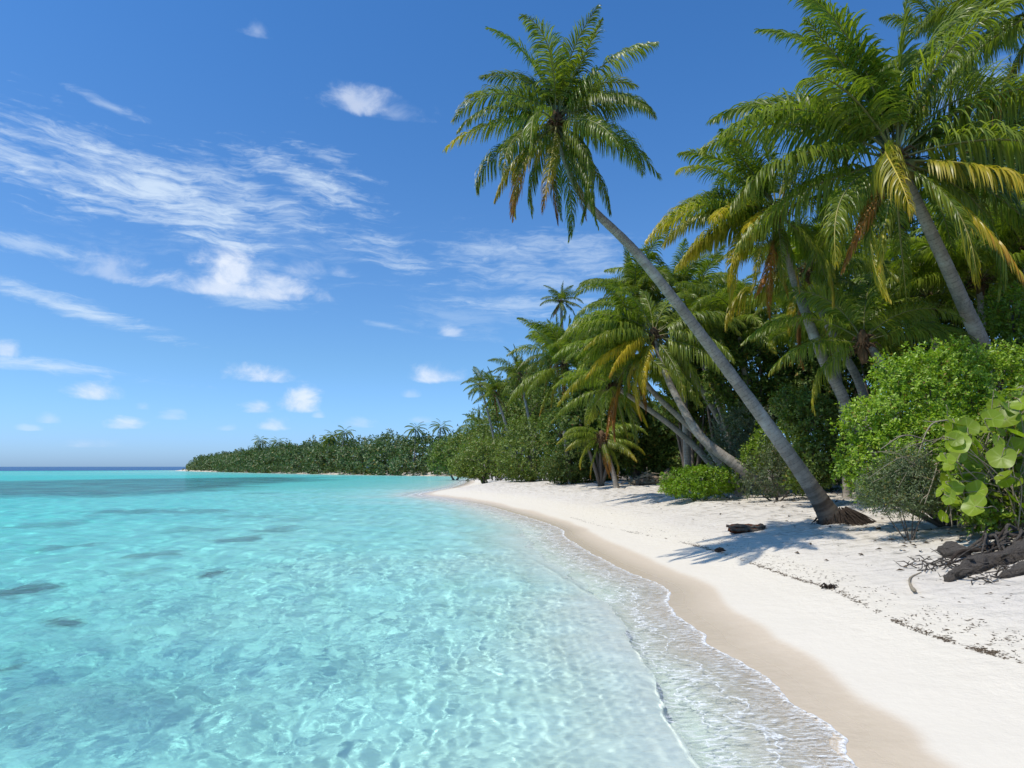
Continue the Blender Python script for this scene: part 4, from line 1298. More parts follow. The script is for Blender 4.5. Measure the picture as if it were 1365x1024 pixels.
spec = [  # x, y, half w, half h, depth, material, shade, label
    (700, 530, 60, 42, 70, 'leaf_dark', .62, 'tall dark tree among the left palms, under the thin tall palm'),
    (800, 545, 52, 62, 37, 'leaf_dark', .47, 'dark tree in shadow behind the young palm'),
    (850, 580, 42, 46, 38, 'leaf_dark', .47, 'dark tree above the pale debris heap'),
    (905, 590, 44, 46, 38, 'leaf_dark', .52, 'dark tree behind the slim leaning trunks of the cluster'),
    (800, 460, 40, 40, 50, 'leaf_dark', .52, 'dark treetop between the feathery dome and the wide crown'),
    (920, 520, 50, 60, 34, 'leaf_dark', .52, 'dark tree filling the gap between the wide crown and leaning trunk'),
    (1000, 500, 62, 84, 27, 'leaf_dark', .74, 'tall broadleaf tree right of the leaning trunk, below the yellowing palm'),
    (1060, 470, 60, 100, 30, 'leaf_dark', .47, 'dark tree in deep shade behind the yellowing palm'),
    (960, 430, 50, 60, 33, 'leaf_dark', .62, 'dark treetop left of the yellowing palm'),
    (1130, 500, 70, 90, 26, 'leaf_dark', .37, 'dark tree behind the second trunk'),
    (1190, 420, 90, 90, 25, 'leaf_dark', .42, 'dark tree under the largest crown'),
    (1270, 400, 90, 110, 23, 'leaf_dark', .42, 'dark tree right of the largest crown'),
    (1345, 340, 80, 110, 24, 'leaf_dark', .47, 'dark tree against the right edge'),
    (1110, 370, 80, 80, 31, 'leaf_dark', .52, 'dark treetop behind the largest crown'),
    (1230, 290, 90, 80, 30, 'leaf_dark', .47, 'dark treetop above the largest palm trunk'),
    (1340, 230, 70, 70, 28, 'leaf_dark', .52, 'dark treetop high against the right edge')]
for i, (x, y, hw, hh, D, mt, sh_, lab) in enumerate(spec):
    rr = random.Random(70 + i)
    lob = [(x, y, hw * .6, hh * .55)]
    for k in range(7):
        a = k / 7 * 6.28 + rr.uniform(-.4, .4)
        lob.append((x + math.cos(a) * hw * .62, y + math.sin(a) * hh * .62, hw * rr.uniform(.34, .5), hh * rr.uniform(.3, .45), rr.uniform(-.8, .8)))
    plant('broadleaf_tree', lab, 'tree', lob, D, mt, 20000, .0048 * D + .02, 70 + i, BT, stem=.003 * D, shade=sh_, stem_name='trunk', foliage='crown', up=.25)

UG = 'dark undergrowth bushes in the shade behind the beach'
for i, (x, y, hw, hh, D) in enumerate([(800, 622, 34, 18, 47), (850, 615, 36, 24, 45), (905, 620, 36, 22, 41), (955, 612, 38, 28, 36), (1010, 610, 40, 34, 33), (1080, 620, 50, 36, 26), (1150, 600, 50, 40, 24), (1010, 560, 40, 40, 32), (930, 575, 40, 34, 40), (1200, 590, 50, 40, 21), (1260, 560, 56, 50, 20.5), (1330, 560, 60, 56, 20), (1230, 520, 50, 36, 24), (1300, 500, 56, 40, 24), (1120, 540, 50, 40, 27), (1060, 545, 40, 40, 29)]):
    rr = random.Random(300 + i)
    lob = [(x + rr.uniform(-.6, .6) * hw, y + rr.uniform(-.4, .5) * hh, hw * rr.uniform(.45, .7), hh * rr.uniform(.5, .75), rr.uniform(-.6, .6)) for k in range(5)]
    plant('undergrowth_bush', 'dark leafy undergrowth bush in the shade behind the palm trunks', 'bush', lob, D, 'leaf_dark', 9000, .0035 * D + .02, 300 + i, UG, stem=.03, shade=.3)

OFF = [(1480, 380, 95, 120, 22), (1600, 400, 110, 140, 20), (1760, 380, 120, 160, 19), (1900, 420, 140, 150, 17), (1500, 560, 70, 60, 17), (1640, 560, 90, 70, 15)]
for i, (x, y, hw, hh, D) in enumerate(OFF):
    rr = random.Random(500 + i)
    lob = [(x + rr.uniform(-.7, .7) * hw, y + rr.uniform(-.6, .8) * hh, hw * rr.uniform(.4, .6), hh * rr.uniform(.35, .5), rr.uniform(-.6, .6)) for k in range(7)]
    plant('broadleaf_tree', 'dark tree of the wood that runs on past the right edge', 'tree', lob, D, 'leaf_dark', 16000, .0048 * D + .02, 500 + i, BT, stem=.004 * D, shade=.5, stem_name='trunk', foliage='crown', up=.25)


# ---------------------------------------------------------------- the far wood across the bay
def far_wood():
    line = catmull([(-143, 314), (-137, 300), (-106, 253), (-76, 209), (-46.5, 174), (-21, 149), (-9, 139), (0, 126)], 60)
    rng = np.random.RandomState(5)
    bl = []
    ln = np.concatenate([[0], np.cumsum(np.linalg.norm(np.diff(line, axis=0), axis=1))])
    s = 0.0
    while s < ln[-1]:
        x, y = np.interp(s, ln, line[:, 0]), np.interp(s, ln, line[:, 1])
        f = s / ln[-1]
        h = np.interp(f, [0, .04, .1, .3, .6, .8, 1], [3.8, 5.8, 7.0, 8.2, 9.2, 9.8, 10.2]) + 1.6 * fbm(np.array([s * .06]), np.array([.3]), 3, 12)[0]
        for row, back in enumerate((0, 4, 9)):
            w = rng.uniform(1.8, 4.8)
            hh = h * rng.uniform(.70, 1.0) * (.72 + .14 * row)
            bx, by = x + back * .55 + rng.normal(0, 1), y + back * .9 + rng.normal(0, 1)
            zc = hh - w * .7
            bl.append((bx, by, zc, w, w, w * .8))
            bl.append((bx + rng.normal(0, 1), by - .5, max(1.2, zc * .45), w * .85, w * .8, max(1.6, zc * .5)))
        s += rng.uniform(1.6, 2.6)
    me = leafy('far_wood', bl, 380000, .56, .6, 77, 9, 1.6, .35, shell=.25, rough=.7, inner=.05)
    o = link('far_wood', me, M['leaf_far'])
    o.color = (0, 0, .55, 1)
    tag(o, kind='stuff')
    # palms whose crowns stand out of it
    mm = random.Random(9)
    first = None
    for k in range(9):
        f = mm.uniform(.4, .99) ** .8
        x, y = np.interp(f * ln[-1], ln, line[:, 0]), np.interp(f * ln[-1], ln, line[:, 1])
        x += mm.uniform(0, 4); y += mm.uniform(-1, 7)
        if first is None:
            first = small_palm()
            o = first
        else:
            o = first.copy()
            COL.objects.link(o)
            for ch in list(first.children):
                c = ch.copy(); COL.objects.link(c); c.parent = o
        o.location = (x, y, ground_z(x, y) - .1)
        o.rotation_euler = (mm.uniform(-.1, .1), mm.uniform(-.1, .1), mm.uniform(0, 6.28))
        hh = np.interp(f, [0, .1, .3, .6, 1], [5.6, 7.0, 8.8, 9.0, 9.6]) * mm.uniform(.85, 1.12)
        o.scale = (1.0, 1.0, 1.0)
        for ch in o.children:
            if ch.name.startswith('trunk'):
                ch.scale = (1, 1, hh / 8)
            else:
                ch.location = (0, 0, hh)


def small_palm():
    o = thing('coconut_palm', 'small distant coconut palm rising out of the wood across the bay', 'palm tree', (0, 0, 0), 'palms standing out of the far wood')
    g = Geo()
    z = np.linspace(0, 8, 9)
    g.tube(np.stack([.15 * np.sin(z * .4), 0 * z, z], -1), np.linspace(.22, .12, 9), 6, z)
    link('trunk', g.mesh('trunk', True, 'along', 'foot'), M['trunk'], o)
    rng = np.random.RandomState(4)
    V, Q, a_ = [], [], []
    for k in range(22):
        az, p0 = k * 2.4, R(75 - 5.2 * k + rng.normal(0, 6))
        P = [np.zeros(3)]
        d0 = np.array([math.cos(az), math.sin(az), 0])
        for i in range(7):
            p = p0 - R(12 * i)
            P.append(P[-1] + (d0 * math.cos(p) + np.array([0, 0, math.sin(p)])) * .42)
        sd = np.array([-d0[1], d0[0], 0])
        for i in range(1, 7):
            for s in (-1, 1):
                for q in range(3):
                    b = P[i] + (P[i + 1] - P[i]) * q / 3
                    n = len(V)
                    l = .62 * math.sin(.5 + .36 * i)
                    e = b + s * sd * l * .75 + (P[i + 1] - P[i]) * .7 - np.array([0, 0, l * .55])
                    V += [b - d0 * .06, b + d0 * .08, e]
                    Q.append((n, n + 1, n + 2))
                    a_ += [i / 9] * 3
    me = mesh_np('crown', np.array(V), tris=np.array(Q), attrs={'tip': a_})
    c = link('crown', me, M['frond'], o)
    c.color = (.15, 0, .35, 1)
    return o


far_wood()


# ---------------------------------------------------------------- things lying on the sand
def on_sand(x, y, z0=None):
    d = ray(x, y)
    o = Vector((0, 0, CAM_H))
    lo, D = 2.0, 2.0
    while D < 120:
        p = o + d * (D / d.y)
        if p.z < ground_z(p.x, p.y):
            break
        lo, D = D, D * 1.04 + .05
    hi = D
    for _ in range(9):
        m = (lo + hi) / 2
        p = o + d * (m / d.y)
        if p.z < ground_z(p.x, p.y):
            hi = m
        else:
            lo = m
    p.z = ground_z(p.x, p.y)
    return p


def gnarl(P, r, seg, rng, wob=.16, a=None):
    g = Geo()
    g.tube(P, r, seg, a, wob=wob, rng=rng)
    return g


def split_log():
    p = on_sand(995, 709)
    root = thing('broken_log', 'short split red-brown log lying in the palm shadow on the sand', 'log', p)
    root.rotation_euler = (0, 0, R(-6))
    root.scale = (1.0, 1.3, 1.45)
    rng = np.random.RandomState(3)
    n = 22
    x = np.linspace(-.36, .36, n)
    g = Geo()
    th = np.linspace(0, 2 * math.pi, 16, endpoint=False)
    prof = np.where(np.sin(th) > .25, .55, 1.0)[None, :] * (1 + .07 * rng.randn(n, 16))        # the upper side has split away
    end = np.clip(1.2 - (np.abs(x) / .36) ** 10 * .9, .25, 1)[:, None]
    V = np.stack([np.repeat(x[:, None], 16, 1) + .03 * rng.randn(n, 16) * (np.abs(x)[:, None] > .3), .105 * prof * np.cos(th) * end, .085 * prof * np.sin(th) * end + .06], -1)
    k = np.arange(n - 1)[:, None] * 16; j = np.arange(16)[None]; j2 = (j + 1) % 16
    q = np.stack([k + j, k + j2, k + 16 + j2, k + 16 + j], -1).reshape(-1, 4)
    e = (n - 1) * 16
    t = [(e, e + i, e + i + 1) for i in range(1, 15)] + [(0, i + 1, i) for i in range(1, 15)]
    g.add(V.reshape(-1, 3), q, t)
    link('heartwood', g.mesh('heartwood', False), M['red_wood'], root)
    b = Geo()
    for s in (-1, 1):                                        # strips of dark bark along both edges
        for m in range(2):
            xs = np.linspace(-.40 + .05 * m, .38 - .04 * m, 14)
            b.tube(np.stack([xs, s * (.088 + .012 * m) + .008 * rng.randn(14), .085 - .045 * m + .008 * rng.randn(14)], -1), .022 + .006 * rng.rand(14), 6, wob=.2, rng=rng)
    link('bark', b.mesh('bark', False), M['driftwood'], root)


split_log()


def root_skirt():
    """fine roots and fibre at the bare foot of the leaning palm"""
    palm_ = [o for o in COL.objects if o.get('label', '').startswith('tall coconut palm leaning far')][0]
    b = palm_.location
    rng = np.random.RandomState(8)
    g = Geo()
    for k in range(420):
        a = rng.normal(R(-12), R(62))
        ea = max(0.0, math.cos(a + .2))
        r0 = .26
        z0 = rng.uniform(.02, .34)
        s_ = np.array([math.cos(a) * r0 * (1 - z0 * .4), math.sin(a) * r0 * (1 - z0 * .4), z0])
        L = rng.uniform(.08, .34) + rng.uniform(.1, .5) * ea
        e = np.array([math.cos(a) * (r0 + L), math.sin(a) * (r0 + L) * .8, -.05])
        m = (s_ + e) / 2 + np.array([0, 0, rng.uniform(-.03, .05)]) + rng.randn(3) * .025
        P = path3([tuple(s_), tuple(m), tuple(e)], 4)
        g.tube(P, np.linspace(.012, .004, len(P)) * rng.uniform(.6, 1.6), 4)
    o = link('roots', g.mesh('roots', True), M['root'], palm_)
    import bmesh
    bm = bmesh.new()
    bmesh.ops.create_icosphere(bm, subdivisions=5, radius=1.0)
    for v in bm.verts:
        n = .5 * fbm(np.array([v.co.x * 3 + 4]), np.array([v.co.y * 3 + v.co.z * 2]), 4, 17)[0]
        x = v.co.x * (.62 if v.co.x > 0 else .34)
        h = .30 * (1 - .55 * max(0, v.co.x))
        v.co = Vector((x * (1 + .4 * n), v.co.y * .34 * (1 + .5 * n), v.co.z * h * (1 + .6 * n) - .02))
    me = bpy.data.meshes.new('root_mass')
    bm.to_mesh(me); bm.free()
    link('root_mass', me, M['root'], palm_)


root_skirt()


def driftwood(label, pts_xd, radii, seed, mat='driftwood', name='driftwood_log', knobs=0, cat='driftwood', group=None, lift=None, wob=.07):
    """pts_xd: (x in the photograph, depth) along the piece as it lies on the sand"""
    rng = np.random.RandomState(seed)
    pts = []
    for i, (x, D) in enumerate(pts_xd):
        p = at(x, 622, D)
        pts.append(Vector((p.x, D, ground_z(p.x, D) + radii[i] * .6 + (lift[i] if lift else 0))))
    base = pts[0].copy(); base.z = ground_z(base.x, base.y)
    root = thing(name, label, cat, base, group)
    P = path3([tuple(p - base) for p in pts], 14)
    rr = np.interp(np.linspace(0, 1, len(P)), np.linspace(0, 1, len(radii)), radii)
    nz = fbm(np.arange(len(P)) * .12 + seed, np.full(len(P), .5), 3, seed)
    seg = 20
    g = Geo()
    g.tube(P, rr * (1 + .45 * nz), seg)
    V = g.v[0].reshape(len(P), seg, 3)
    ii, jj = np.meshgrid(np.arange(len(P)), np.arange(seg), indexing='ij')
    groove = fbm(ii * .07, jj * .55 + seed, 3, seed + 3) * .42 + fbm(ii * .45, jj * .9, 3, seed + 4) * wob * 2.2     # long grain furrows
    V += (V - P[:, None, :]) * groove[..., None]
    g.v[0] = V.reshape(-1, 3)
    link('wood', g.mesh('wood', True), M[mat], root)
    for i in range(knobs):
        k_ = Geo()
        j = rng.randint(2, len(P) - 2)
        d = rng.randn(3); d[2] = abs(d[2]) * .7; d /= np.linalg.norm(d)
        L = rng.uniform(.10, .38)
        c = P[j]
        Q = path3([tuple(c), tuple(c + d * (L * .5 + rr[j] * .5) + rng.randn(3) * .03), tuple(c + d * (L + rr[j] * .8) + np.array([0, 0, -.10 * L]))], 5)
        k_.tube(Q, np.linspace(rr[j] * .42, .008, len(Q)), 7, wob=.06, rng=rng)
        link('branch_stub', k_.mesh('branch_stub', True), M[mat], root)
    return root


driftwood('thick dark weathered log lying under the broad-leaved plant at the right edge', [(1250, 8.75), (1266, 8.85), (1292, 9.1), (1330, 9.4), (1375, 9.6), (1430, 9.8)], [.04, .08, .10, .12, .15, .17], 21, mat='driftwood', knobs=6, wob=.24)
driftwood('lower furrowed log end poking in from the right edge, below the thick dark log', [(1322, 8.5), (1340, 8.5), (1370, 8.6), (1430, 8.8)], [.03, .07, .10, .11], 22, mat='driftwood', knobs=3, wob=.2)


def root_tangle():
    b = Vector((at(1330, 622, 9.9).x, 9.9, 0)); b.z = ground_z(b.x, b.y)
    root = thing('root_tangle', 'tangle of dark gnarled roots and dead twigs on the sand beneath the broad leaves', 'roots', b)
    rng = np.random.RandomState(33)
    for k in range(26):
        x0, x1 = rng.uniform(1300, 1430), rng.uniform(1236, 1340)
        D0, D1 = rng.uniform(9.6, 10.3), rng.uniform(9.2, 10.4)
        a, c = at(x0, 622, D0), at(x1, 622, D1)
        a.z = ground_z(a.x, D0) + rng.uniform(.05, .32); c.z = ground_z(c.x, D1) - .02
        m1, m2 = a.lerp(c, .35), a.lerp(c, .7)
        m1.z = a.z * .6 + c.z * .4 + rng.uniform(0, .18); m2.z = c.z + rng.uniform(.02, .22)
        P = path3([tuple(p - b + Vector(rng.randn(3) * .05)) for p in (a, m1, m2, c)], 9)
        r = rng.uniform(.010, .038)
        g = Geo()
        g.tube(P, np.linspace(r, r * .3, len(P)) * (1 + .3 * fbm(np.arange(len(P)) * .4 + k, np.zeros(len(P)), 3, k)), 9, wob=.07, rng=rng)
        link('root', g.mesh('root', True), M['driftwood' if k % 3 else 'root'], root)
    t = Geo()
    for k in range(300):
        p = Vector((at(rng.uniform(1225, 1420), 622, 9.4).x, rng.uniform(8.3, 10.2), 0))
        z = ground_z(p.x, p.y) + rng.uniform(.0, .08)
        a = rng.uniform(0, 6.28); L = rng.uniform(.08, .35)
        d = np.array([math.cos(a), math.sin(a), rng.uniform(0, .5)]) * L
        s0 = np.array([p.x - b.x, p.y - b.y, z - b.z])
        t.tube(np.array([s0 - d * .5, s0 + rng.randn(3) * .03, s0 + d * .5]), [.008, .007, .003], 4)
    link('dead_twigs', t.mesh('dead_twigs', True), M['driftwood'], root)


root_tangle()
driftwood('short curved grey stick half buried in the sand, left of the dark log', [(1208, 8.45), (1204, 8.7), (1202, 9.0), (1206, 9.25), (1218, 9.4)], [.022, .019, .017, .013, .008], 23, mat='dry_twig', name='driftwood_stick', lift=[.02, .01, .01, 0, 0], wob=.04)


def stone(label, x, y, wpx, hpx, seed, mat='driftwood', z0=.8, cat='stone', D=None, name='stone'):
    p = on_sand(x, y, z0) if D is None else Vector((at(x, y, D).x, D, 0))
    p.z = ground_z(p.x, p.y)
    w, h = wpx / FPX * p.y / 2, hpx / FPX * p.y
    import bmesh
    bm = bmesh.new()
    bmesh.ops.create_icosphere(bm, subdivisions=4, radius=1.0)
    for v in bm.verts:
        a = np.array([v.co.x * 1.3 + seed]), np.array([v.co.y * 1.3 + v.co.z * .9])
        f = 1 + .5 * fbm(a[0], a[1], 3, seed)[0] + .16 * fbm(a[0] * 4, a[1] * 4, 3, seed + 5)[0]
        v.co = Vector((v.co.x * w * f, v.co.y * w * .8 * f, v.co.z * h * .75 * f + h * .3))
    me = bpy.data.meshes.new(name)
    bm.to_mesh(me); bm.free()
    me.polygons.foreach_set('use_smooth', np.ones(len(me.polygons), bool))
    o = link(name, me, M[mat])
    o.location = p
    tag(o, label, cat)
    return o


stone('dark rounded stump of root wood behind the thick log, under the broad leaves', 1268, 704, 34, 14, 31, 'driftwood', cat='stump', D=10.0, name='root_stump')
stone('round brown boulder beside the pale debris heap, left of the lime green plant', 893, 626, 22, 18, 32, 'stone', D=37, name='boulder')
stone('small dark stone lying on open sand between the seaweed line and the log', 960, 735, 14, 5, 33, 'root')


def debris_heap():
    p = at(866, 626, 36.5); p.z = ground_z(p.x, p.y)
    root = thing('debris_heap', 'pale heap of dry branches and husks on the sand in front of the dark trees', 'debris heap', p)
    rng = np.random.RandomState(6)
    g = Geo()
    for i in range(170):
        c = np.array([rng.normal(0, .62), rng.normal(0, .3), 0]); c[2] = abs(rng.normal(0, .26)) * (1 - min(.9, abs(c[0]) / 1.4)) + .05
        d = rng.randn(3) * [1, 1, .3]; d /= np.linalg.norm(d)
        L = rng.uniform(.15, .6)
        g.tube(np.array([c - d * L, c + rng.randn(3) * .05, c + d * L]), [.012, .03, .01], 5)
    link('branches', g.mesh('branches', True), M['dry_twig'], root)
    h = Geo()
    for i in range(26):
        c = np.array([rng.normal(0, .5), rng.normal(0, .25), rng.uniform(.05, .4)])
        z = np.linspace(-.13, .13, 6)
        h.tube(np.stack([c[0] + z * rng.randn(), c[1] + 0 * z, c[2] + z], -1), .13 * np.sqrt(np.clip(1 - (z / .15) ** 2, .05, 1)), 8)
    link('husks', h.mesh('husks', True), M['stone'], root)


debris_heap()


def weed_line():
    """broken wrack line left by the last high water, with scattered bits above it"""
    px = [(760, 690), (830, 708), (900, 722), (960, 738), (1040, 766), (1110, 788), (1190, 828), (1260, 855), (1330, 876), (1400, 896), (1480, 920)]
    L = catmull([tuple(on_sand(x, y, .7)[:2]) for x, y in px], 40)
    rng = np.random.RandomState(14)
    V, T = [], []

    def bit(x, y, s, ln):
        z = ground_z(x, y) + .004
        a = rng.rand() * 6.28
        n = len(V)
        d = np.array([math.cos(a), math.sin(a), 0]) * ln
        e = np.array([-math.sin(a), math.cos(a), 0]) * s
        c = np.array([x, y, z])
        u = np.array([0, 0, 1]) * s * rng.uniform(.3, 1.0)
        V.extend([c - d - u * .5, c - e - u * .5, c + d + u * .2, c + e - u * .5, c + u])
        T.extend([(n, n + 1, n + 4), (n + 1, n + 2, n + 4), (n + 2, n + 3, n + 4), (n + 3, n, n + 4)])
    m = len(L)
    gate = 0.5 + fbm(np.arange(m) * .09, np.zeros(m), 3, 8)
    for i in range(m):
        if i % 1 == 0:
            k = int(11 * max(0, gate[i] - .10) ** 1.2 * rng.uniform(.3, 2.2)) + (rng.rand() < .4)
            for j in range(k):
                f = abs(rng.normal(0, .05)) if rng.rand() < .7 else rng.uniform(0, .6)
                q = L[min(m - 1, i)] + (L[min(m - 1, i + 1)] - L[min(m - 1, i)]) * rng.rand() + np.array([f, f * .5]) + rng.randn(2) * .012
                bit(q[0], q[1], rng.uniform(.002, .007), rng.uniform(.008, .035))
    for i in range(420):                       # strewn over the dry sand
        x, y = rng.uniform(720, 1400), rng.uniform(655, 900)
        p = gp(x, y, .75)
        d = float(shore_dist(np.array([p.x]), np.array([p.y]))[0])
        if d < 2.2 or d > 9 or (rng.rand() > .9 and d < 3.2):
            continue
        for j in range(rng.randint(1, 4)):
            bit(p.x + rng.normal(0, .05), p.y + rng.normal(0, .06), rng.uniform(.002, .008), rng.uniform(.008, .045))
    o = link('seaweed_wrack', mesh_np('seaweed_wrack', np.array(V), tris=np.array(T)), M['weed'])
    tag(o, kind='stuff')
    # one clump that stands out
    g = Geo()
    c = on_sand(1105, 784, .6)
    for i in range(46):
        a = rng.rand() * 6.28
        s = np.array([rng.normal(0, .03), rng.normal(0, .03), .005])
        e = s + np.array([math.cos(a), math.sin(a), 0]) * rng.uniform(.03, .12)
        mm = (s + e) / 2 + np.array([0, 0, rng.uniform(.01, .06)])
        g.tube(np.array([s, mm, e]), [.006, .007, .003], 4)
    o = link('seaweed_clump', g.mesh('seaweed_clump', True), M['root'])
    o.location = c
    tag(o, 'small dark seaweed clump lying just above the wrack line', 'seaweed')


weed_line()


def broad_plant():
    """shore plant with plate-sized round leaves at the right edge"""
    D = 10.8
    base = at(1330, 700, D); base.z = ground_z(base.x, base.y)
    root = thing('broad_leaved_plant', 'plant with big round yellow-green leaves above the dark log at the right edge', 'plant', base)
    rng = np.random.RandomState(19)
    big = [(1290, 570, 22), (1316, 556, 24), (1345, 545, 24), (1342, 560, 20), (1362, 538, 20), (1300, 590, 20), (1275, 590, 20), (1330, 585, 18), (1296, 615, 17), (1310, 630, 20), (1285, 640, 20), (1300, 632, 16), (1303, 655, 20),
           (1270, 650, 18), (1284, 684, 16), (1268, 668, 18), (1300, 675, 20), (1320, 690, 17), (1345, 668, 18), (1355, 640, 18), (1268, 620, 16), (1335, 610, 18), (1360, 600, 22), (1375, 570, 22), (1325, 660, 16), (1280, 605, 18),
           (1350, 690, 16), (1372, 680, 18), (1265, 635, 12), (1255, 655, 12), (1258, 610, 12), (1372, 630, 20), (1340, 640, 16), (1318, 600, 16), (1310, 575, 16), (1270, 572, 12), (1352, 520, 16), (1330, 528, 14), (1385, 545, 20), (1390, 600, 22), (1395, 650, 22)]
    stems = Geo()
    for k in range(44):
        big.append((rng.uniform(1255, 1390), rng.uniform(535, 690), rng.uniform(11, 19)))
    for (x, y, rp) in big:
        c = np.array(at(x, y, D + rng.normal(0, .28)) - base)
        r = rp / FPX * D * rng.uniform(.5, .9)
        nrm = np.array([rng.normal(-.25, .6), rng.normal(-.5, .55), rng.uniform(.15, 1.0)]); nrm /= np.linalg.norm(nrm)
        u = np.cross(nrm, rng.randn(3)); u /= np.linalg.norm(u); v = np.cross(nrm, u)
        rings, seg = 5, 45
        V, A_n = [c], [.6]
        for k in range(1, rings + 1):
            for j in range(seg):
                th = 2 * math.pi * j / seg
                q = k / rings
                notch = 1 - .32 * math.exp(-((th - math.pi) / .28) ** 2) * q
                wav = 1 + .05 * math.sin(5 * th + x) * q
                A_n.append(max(0.0, math.cos(4.5 * th)) ** 14 * (1 - .5 * q))
                lift = .16 * q * q + .05 * math.cos(2 * th + y) * q - .045 * abs(math.cos(4.0 * th)) * q * (1 - q)
                V.append(c + r * q * notch * wav * (u * math.cos(th) + v * math.sin(th)) + nrm * r * lift)
        Q, T = [], [(0, 1 + j, 1 + (j + 1) % seg) for j in range(seg)]
        for k in range(rings - 1):
            for j in range(seg):
                a, b = 1 + k * seg + j, 1 + k * seg + (j + 1) % seg
                Q.append((a, a + seg, b + seg, b))
        leaf = Geo()
        leaf.add(V, Q, T, A_n)
        o = link('round_leaf', leaf.mesh('round_leaf', True), M['leaf_grape'], root)
        o.color = (0, 0, float(rng.uniform(.35, .95)), 1)
        foot = np.array([rng.normal(.25, .25), rng.normal(.25, .2), .15])
        st = c - u * r * .8
        P = path3([tuple(foot), tuple((foot + st) / 2 + np.array([.1, .05, .18]) + rng.randn(3) * .08), tuple(st), tuple(c)], 5)
        stems.tube(P, np.linspace(.011, .004, len(P)), 5)
    link('stem', stems.mesh('stem', True), M['dry_twig'], root)
    # bare branches arching out to the right with hanging roots
    br = Geo()
    for (pts, r) in [([(1290, 640), (1320, 622), (1350, 610), (1400, 596)], .024), ([(1300, 655), (1330, 632), (1365, 628), (1410, 640)], .03), ([(1310, 690), (1345, 655), (1375, 650), (1420, 660)], .026), ([(1330, 620), (1342, 650), (1346, 690), (1350, 715)], .02),
                     ([(1350, 612), (1362, 650), (1368, 700)], .018), ([(1290, 720), (1310, 690), (1350, 640), (1375, 600)], .028), ([(1322, 625), (1330, 670), (1328, 705)], .012), ([(1360, 606), (1350, 570), (1372, 540)], .02), ([(1365, 628), (1355, 670), (1362, 715)], .012)]:
        P = path3([tuple(at(x, y, D + .25 + rng.normal(0, .15)) - base) for x, y in pts], 8)
        br.tube(P, np.linspace(r, r * .35, len(P)), 7, wob=.08, rng=rng)
    for k in range(70):
        x0, y0 = rng.uniform(1310, 1400), rng.uniform(590, 660)
        x1, y1 = x0 + rng.normal(0, 22), y0 + rng.uniform(15, 80)
        dd = D + .2 + rng.normal(0, .2)
        P = path3([tuple(at(x0, y0, dd) - base), tuple(at((x0 + x1) / 2 + rng.normal(0, 8), (y0 + y1) / 2, dd) - base), tuple(at(x1, y1, dd) - base)], 4)
        br.tube(P, .005, 4)
    link('bare_branches', br.mesh('bare_branches', True), M['dry_twig'], root)
    bl = px_blobs([(1365, 640, 40, 44, .5), (1330, 660, 40, 40, .5), (1300, 650, 34, 40, .4), (1370, 690, 40, 26, .3), (1315, 690, 34, 18, .1), (1400, 600, 40, 60, .7), (1330, 590, 50, 46, .7), (1285, 620, 30, 44, .6), (1360, 550, 40, 34, .8)], D)
    loc = [(b[0] - base.x, b[1] - base.y, b[2] - base.z, b[3], b[4], b[5]) for b in bl]
    f = link('foliage', leafy('foliage', loc, 20000, .08, .6, 91, 9, 1.6, .3), M['leaf_bright'], root)
    f.color = (0, 0, .45, 1)


broad_plant()


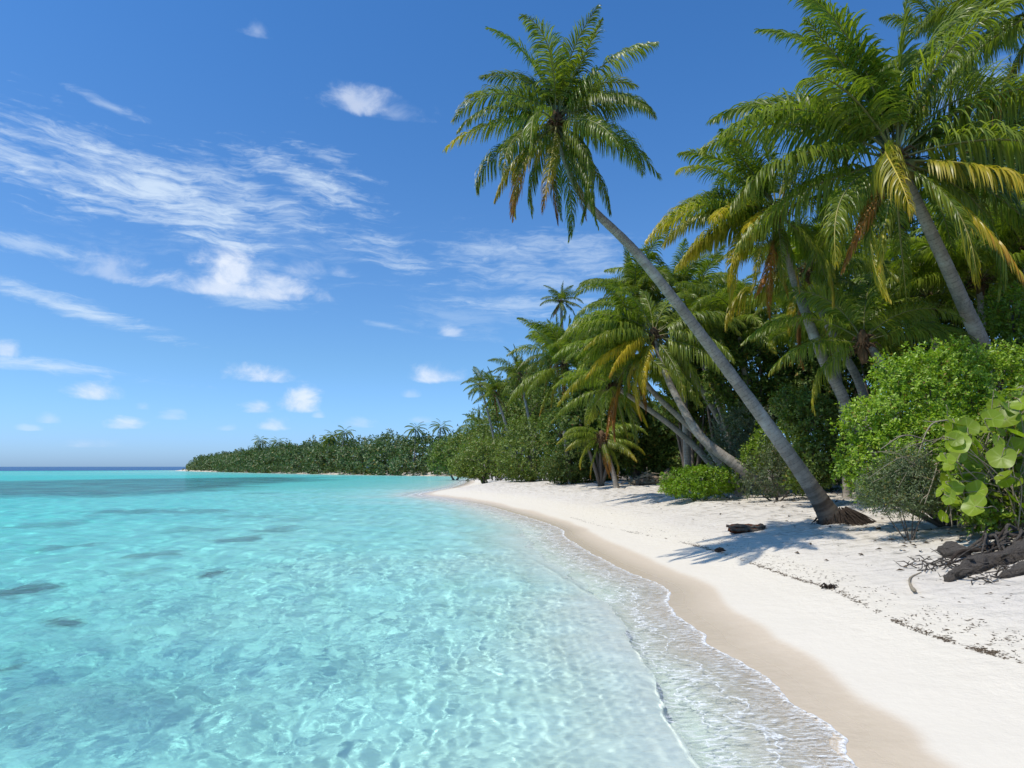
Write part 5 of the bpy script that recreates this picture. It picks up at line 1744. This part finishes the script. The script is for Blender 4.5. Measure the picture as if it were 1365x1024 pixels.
# ---------------------------------------------------------------- foam where the water runs out on the sand
def foam():
    m = bpy.data.materials.new('sea_foam')
    m.use_nodes = True
    g = NT(m.node_tree)
    geo = g.n('ShaderNodeNewGeometry')
    pos = geo.outputs['Position']
    e = g.n('ShaderNodeAttribute', attribute_name='edge').outputs['Fac']
    v1 = g.n('ShaderNodeTexVoronoi', feature='DISTANCE_TO_EDGE')
    wv = g.n('ShaderNodeVectorMath', operation='MULTIPLY_ADD')
    g.put(wv, 0, g.noise(pos, 9, 4, .6, 0, 'Color'))
    wv.inputs[1].default_value = (.22, .22, 0)
    g.put(wv, 2, pos)
    g.put(v1, 'Vector', wv.outputs[0])
    v1.inputs['Scale'].default_value = 24.0
    lace = g.ramp(v1.outputs['Distance'], .10, .0)
    n = g.noise(g.mapping(pos, scale=(1, 1, 1)), 30, 5, .65)
    n2 = g.noise(pos, 3.2, 4, .6)
    a = g.math('MULTIPLY', lace, g.ramp(n2, .40, .62))
    a = g.math('MAXIMUM', g.math('MULTIPLY', a, g.ramp(e, .0, .6, .0, .5)), g.ramp(g.math('ADD', e, g.math('MULTIPLY', g.math('SUBTRACT', n, .5), .9)), .74, 1.1))
    d = g.n('ShaderNodeBsdfDiffuse')
    d.inputs[0].default_value = (.86, .87, .86, 1)
    t = g.n('ShaderNodeBsdfTransparent')
    mx = g.n('ShaderNodeMixShader')
    g.put(mx, 0, a)
    g.put(mx, 1, t.outputs[0])
    g.put(mx, 2, d.outputs[0])
    out = g.n('ShaderNodeOutputMaterial')
    g.put(out, 0, mx.outputs[0])
    # a ribbon along the water's edge: crest on the rim, tail drawn out behind
    S = catmull(shore + far_pts[:3], 26)
    S = np.vstack([S[:1] + np.array([[.15, -2.0]]), S])
    ln = np.concatenate([[0], np.cumsum(np.linalg.norm(np.diff(S, axis=0), axis=1))])
    N = 2600
    u = ln[-1] * np.linspace(0, 1, N) ** 1.6
    P = np.stack([np.interp(u, ln, S[:, 0]), np.interp(u, ln, S[:, 1])], -1)
    T = np.gradient(P, axis=0); T /= np.linalg.norm(T, axis=1)[:, None]
    Nn = np.stack([T[:, 1], -T[:, 0]], -1)       # landward
    wob = .05 * fbm(u * 2.2, 0 * u, 3, 3) + .03 * fbm(u * 8, 0 * u + 4, 3, 4)
    rows, e_ = [], []
    offs = np.array([.06, .055, .035, .0, -.06, -.15, -.32, -.55])
    edge = np.array([1.02, 1.0, .93, .80, .72, .60, .40, .0])
    lift = np.array([0, .008, .016, .014, .014, .016, .018, .020])
    for o_, ed, lf in zip(offs, edge, lift):
        q = P + Nn * (o_ * (1 + .012 * P[:, 1]) + wob)[:, None]
        d = shore_dist(q[:, 0], q[:, 1])
        z = np.maximum(land_h(d, q[:, 0], q[:, 1]) + lf + .002, (.009 if o_ < -.1 else -1) + 0 * u)
        rows.append(np.stack([q[:, 0], q[:, 1], z], -1)); e_.append(np.full(N, ed))
    k = len(offs)
    V = np.stack(rows, 1).reshape(-1, 3)
    E = np.stack(e_, 1).ravel()
    i = np.arange(N - 1)[:, None] * k; j = np.arange(k - 1)[None]
    Q = np.stack([i + j, i + k + j, i + k + j + 1, i + j + 1], -1).reshape(-1, 4)
    o = link('sea_foam', mesh_np('sea_foam', V, quads=Q, smooth=True, attrs={'edge': E}), m)
    tag(o, kind='stuff')


foam()


def fallen_leaves():
    """dead leaves blown about under the shrubs and palms"""
    rng = np.random.RandomState(77)
    V, T = [], []
    src = [o for o in COL.objects if o.get('category') in ('bush', 'plant', 'palm tree') and 6 < o.location.y < 45 and o.location.x > 0]
    for i in range(1500):
        o = src[rng.randint(len(src))]
        r = abs(rng.normal(0, 1.5))
        a = rng.rand() * 6.28
        x, y = o.location.x + math.cos(a) * r, o.location.y + math.sin(a) * r - .5
        if shore_dist(np.array([x]), np.array([y]))[0] < 2.6:
            continue
        z = ground_z(x, y) + .012
        L = rng.uniform(.025, .07)
        a = rng.rand() * 6.28
        d = np.array([math.cos(a), math.sin(a), rng.normal(0, .15)]) * L
        e = np.array([-math.sin(a), math.cos(a), rng.normal(0, .25)]) * L * .35
        c = np.array([x, y, z])
        n = len(V)
        V += [c - d, c + e + [0, 0, .4 * L], c + d, c - e + [0, 0, .3 * L]]
        T += [(n, n + 2, n + 1), (n, n + 3, n + 2)]
    o = link('fallen_leaves', mesh_np('fallen_leaves', np.array(V), tris=np.array(T)), M['weed'])
    tag(o, kind='stuff')


fallen_leaves()
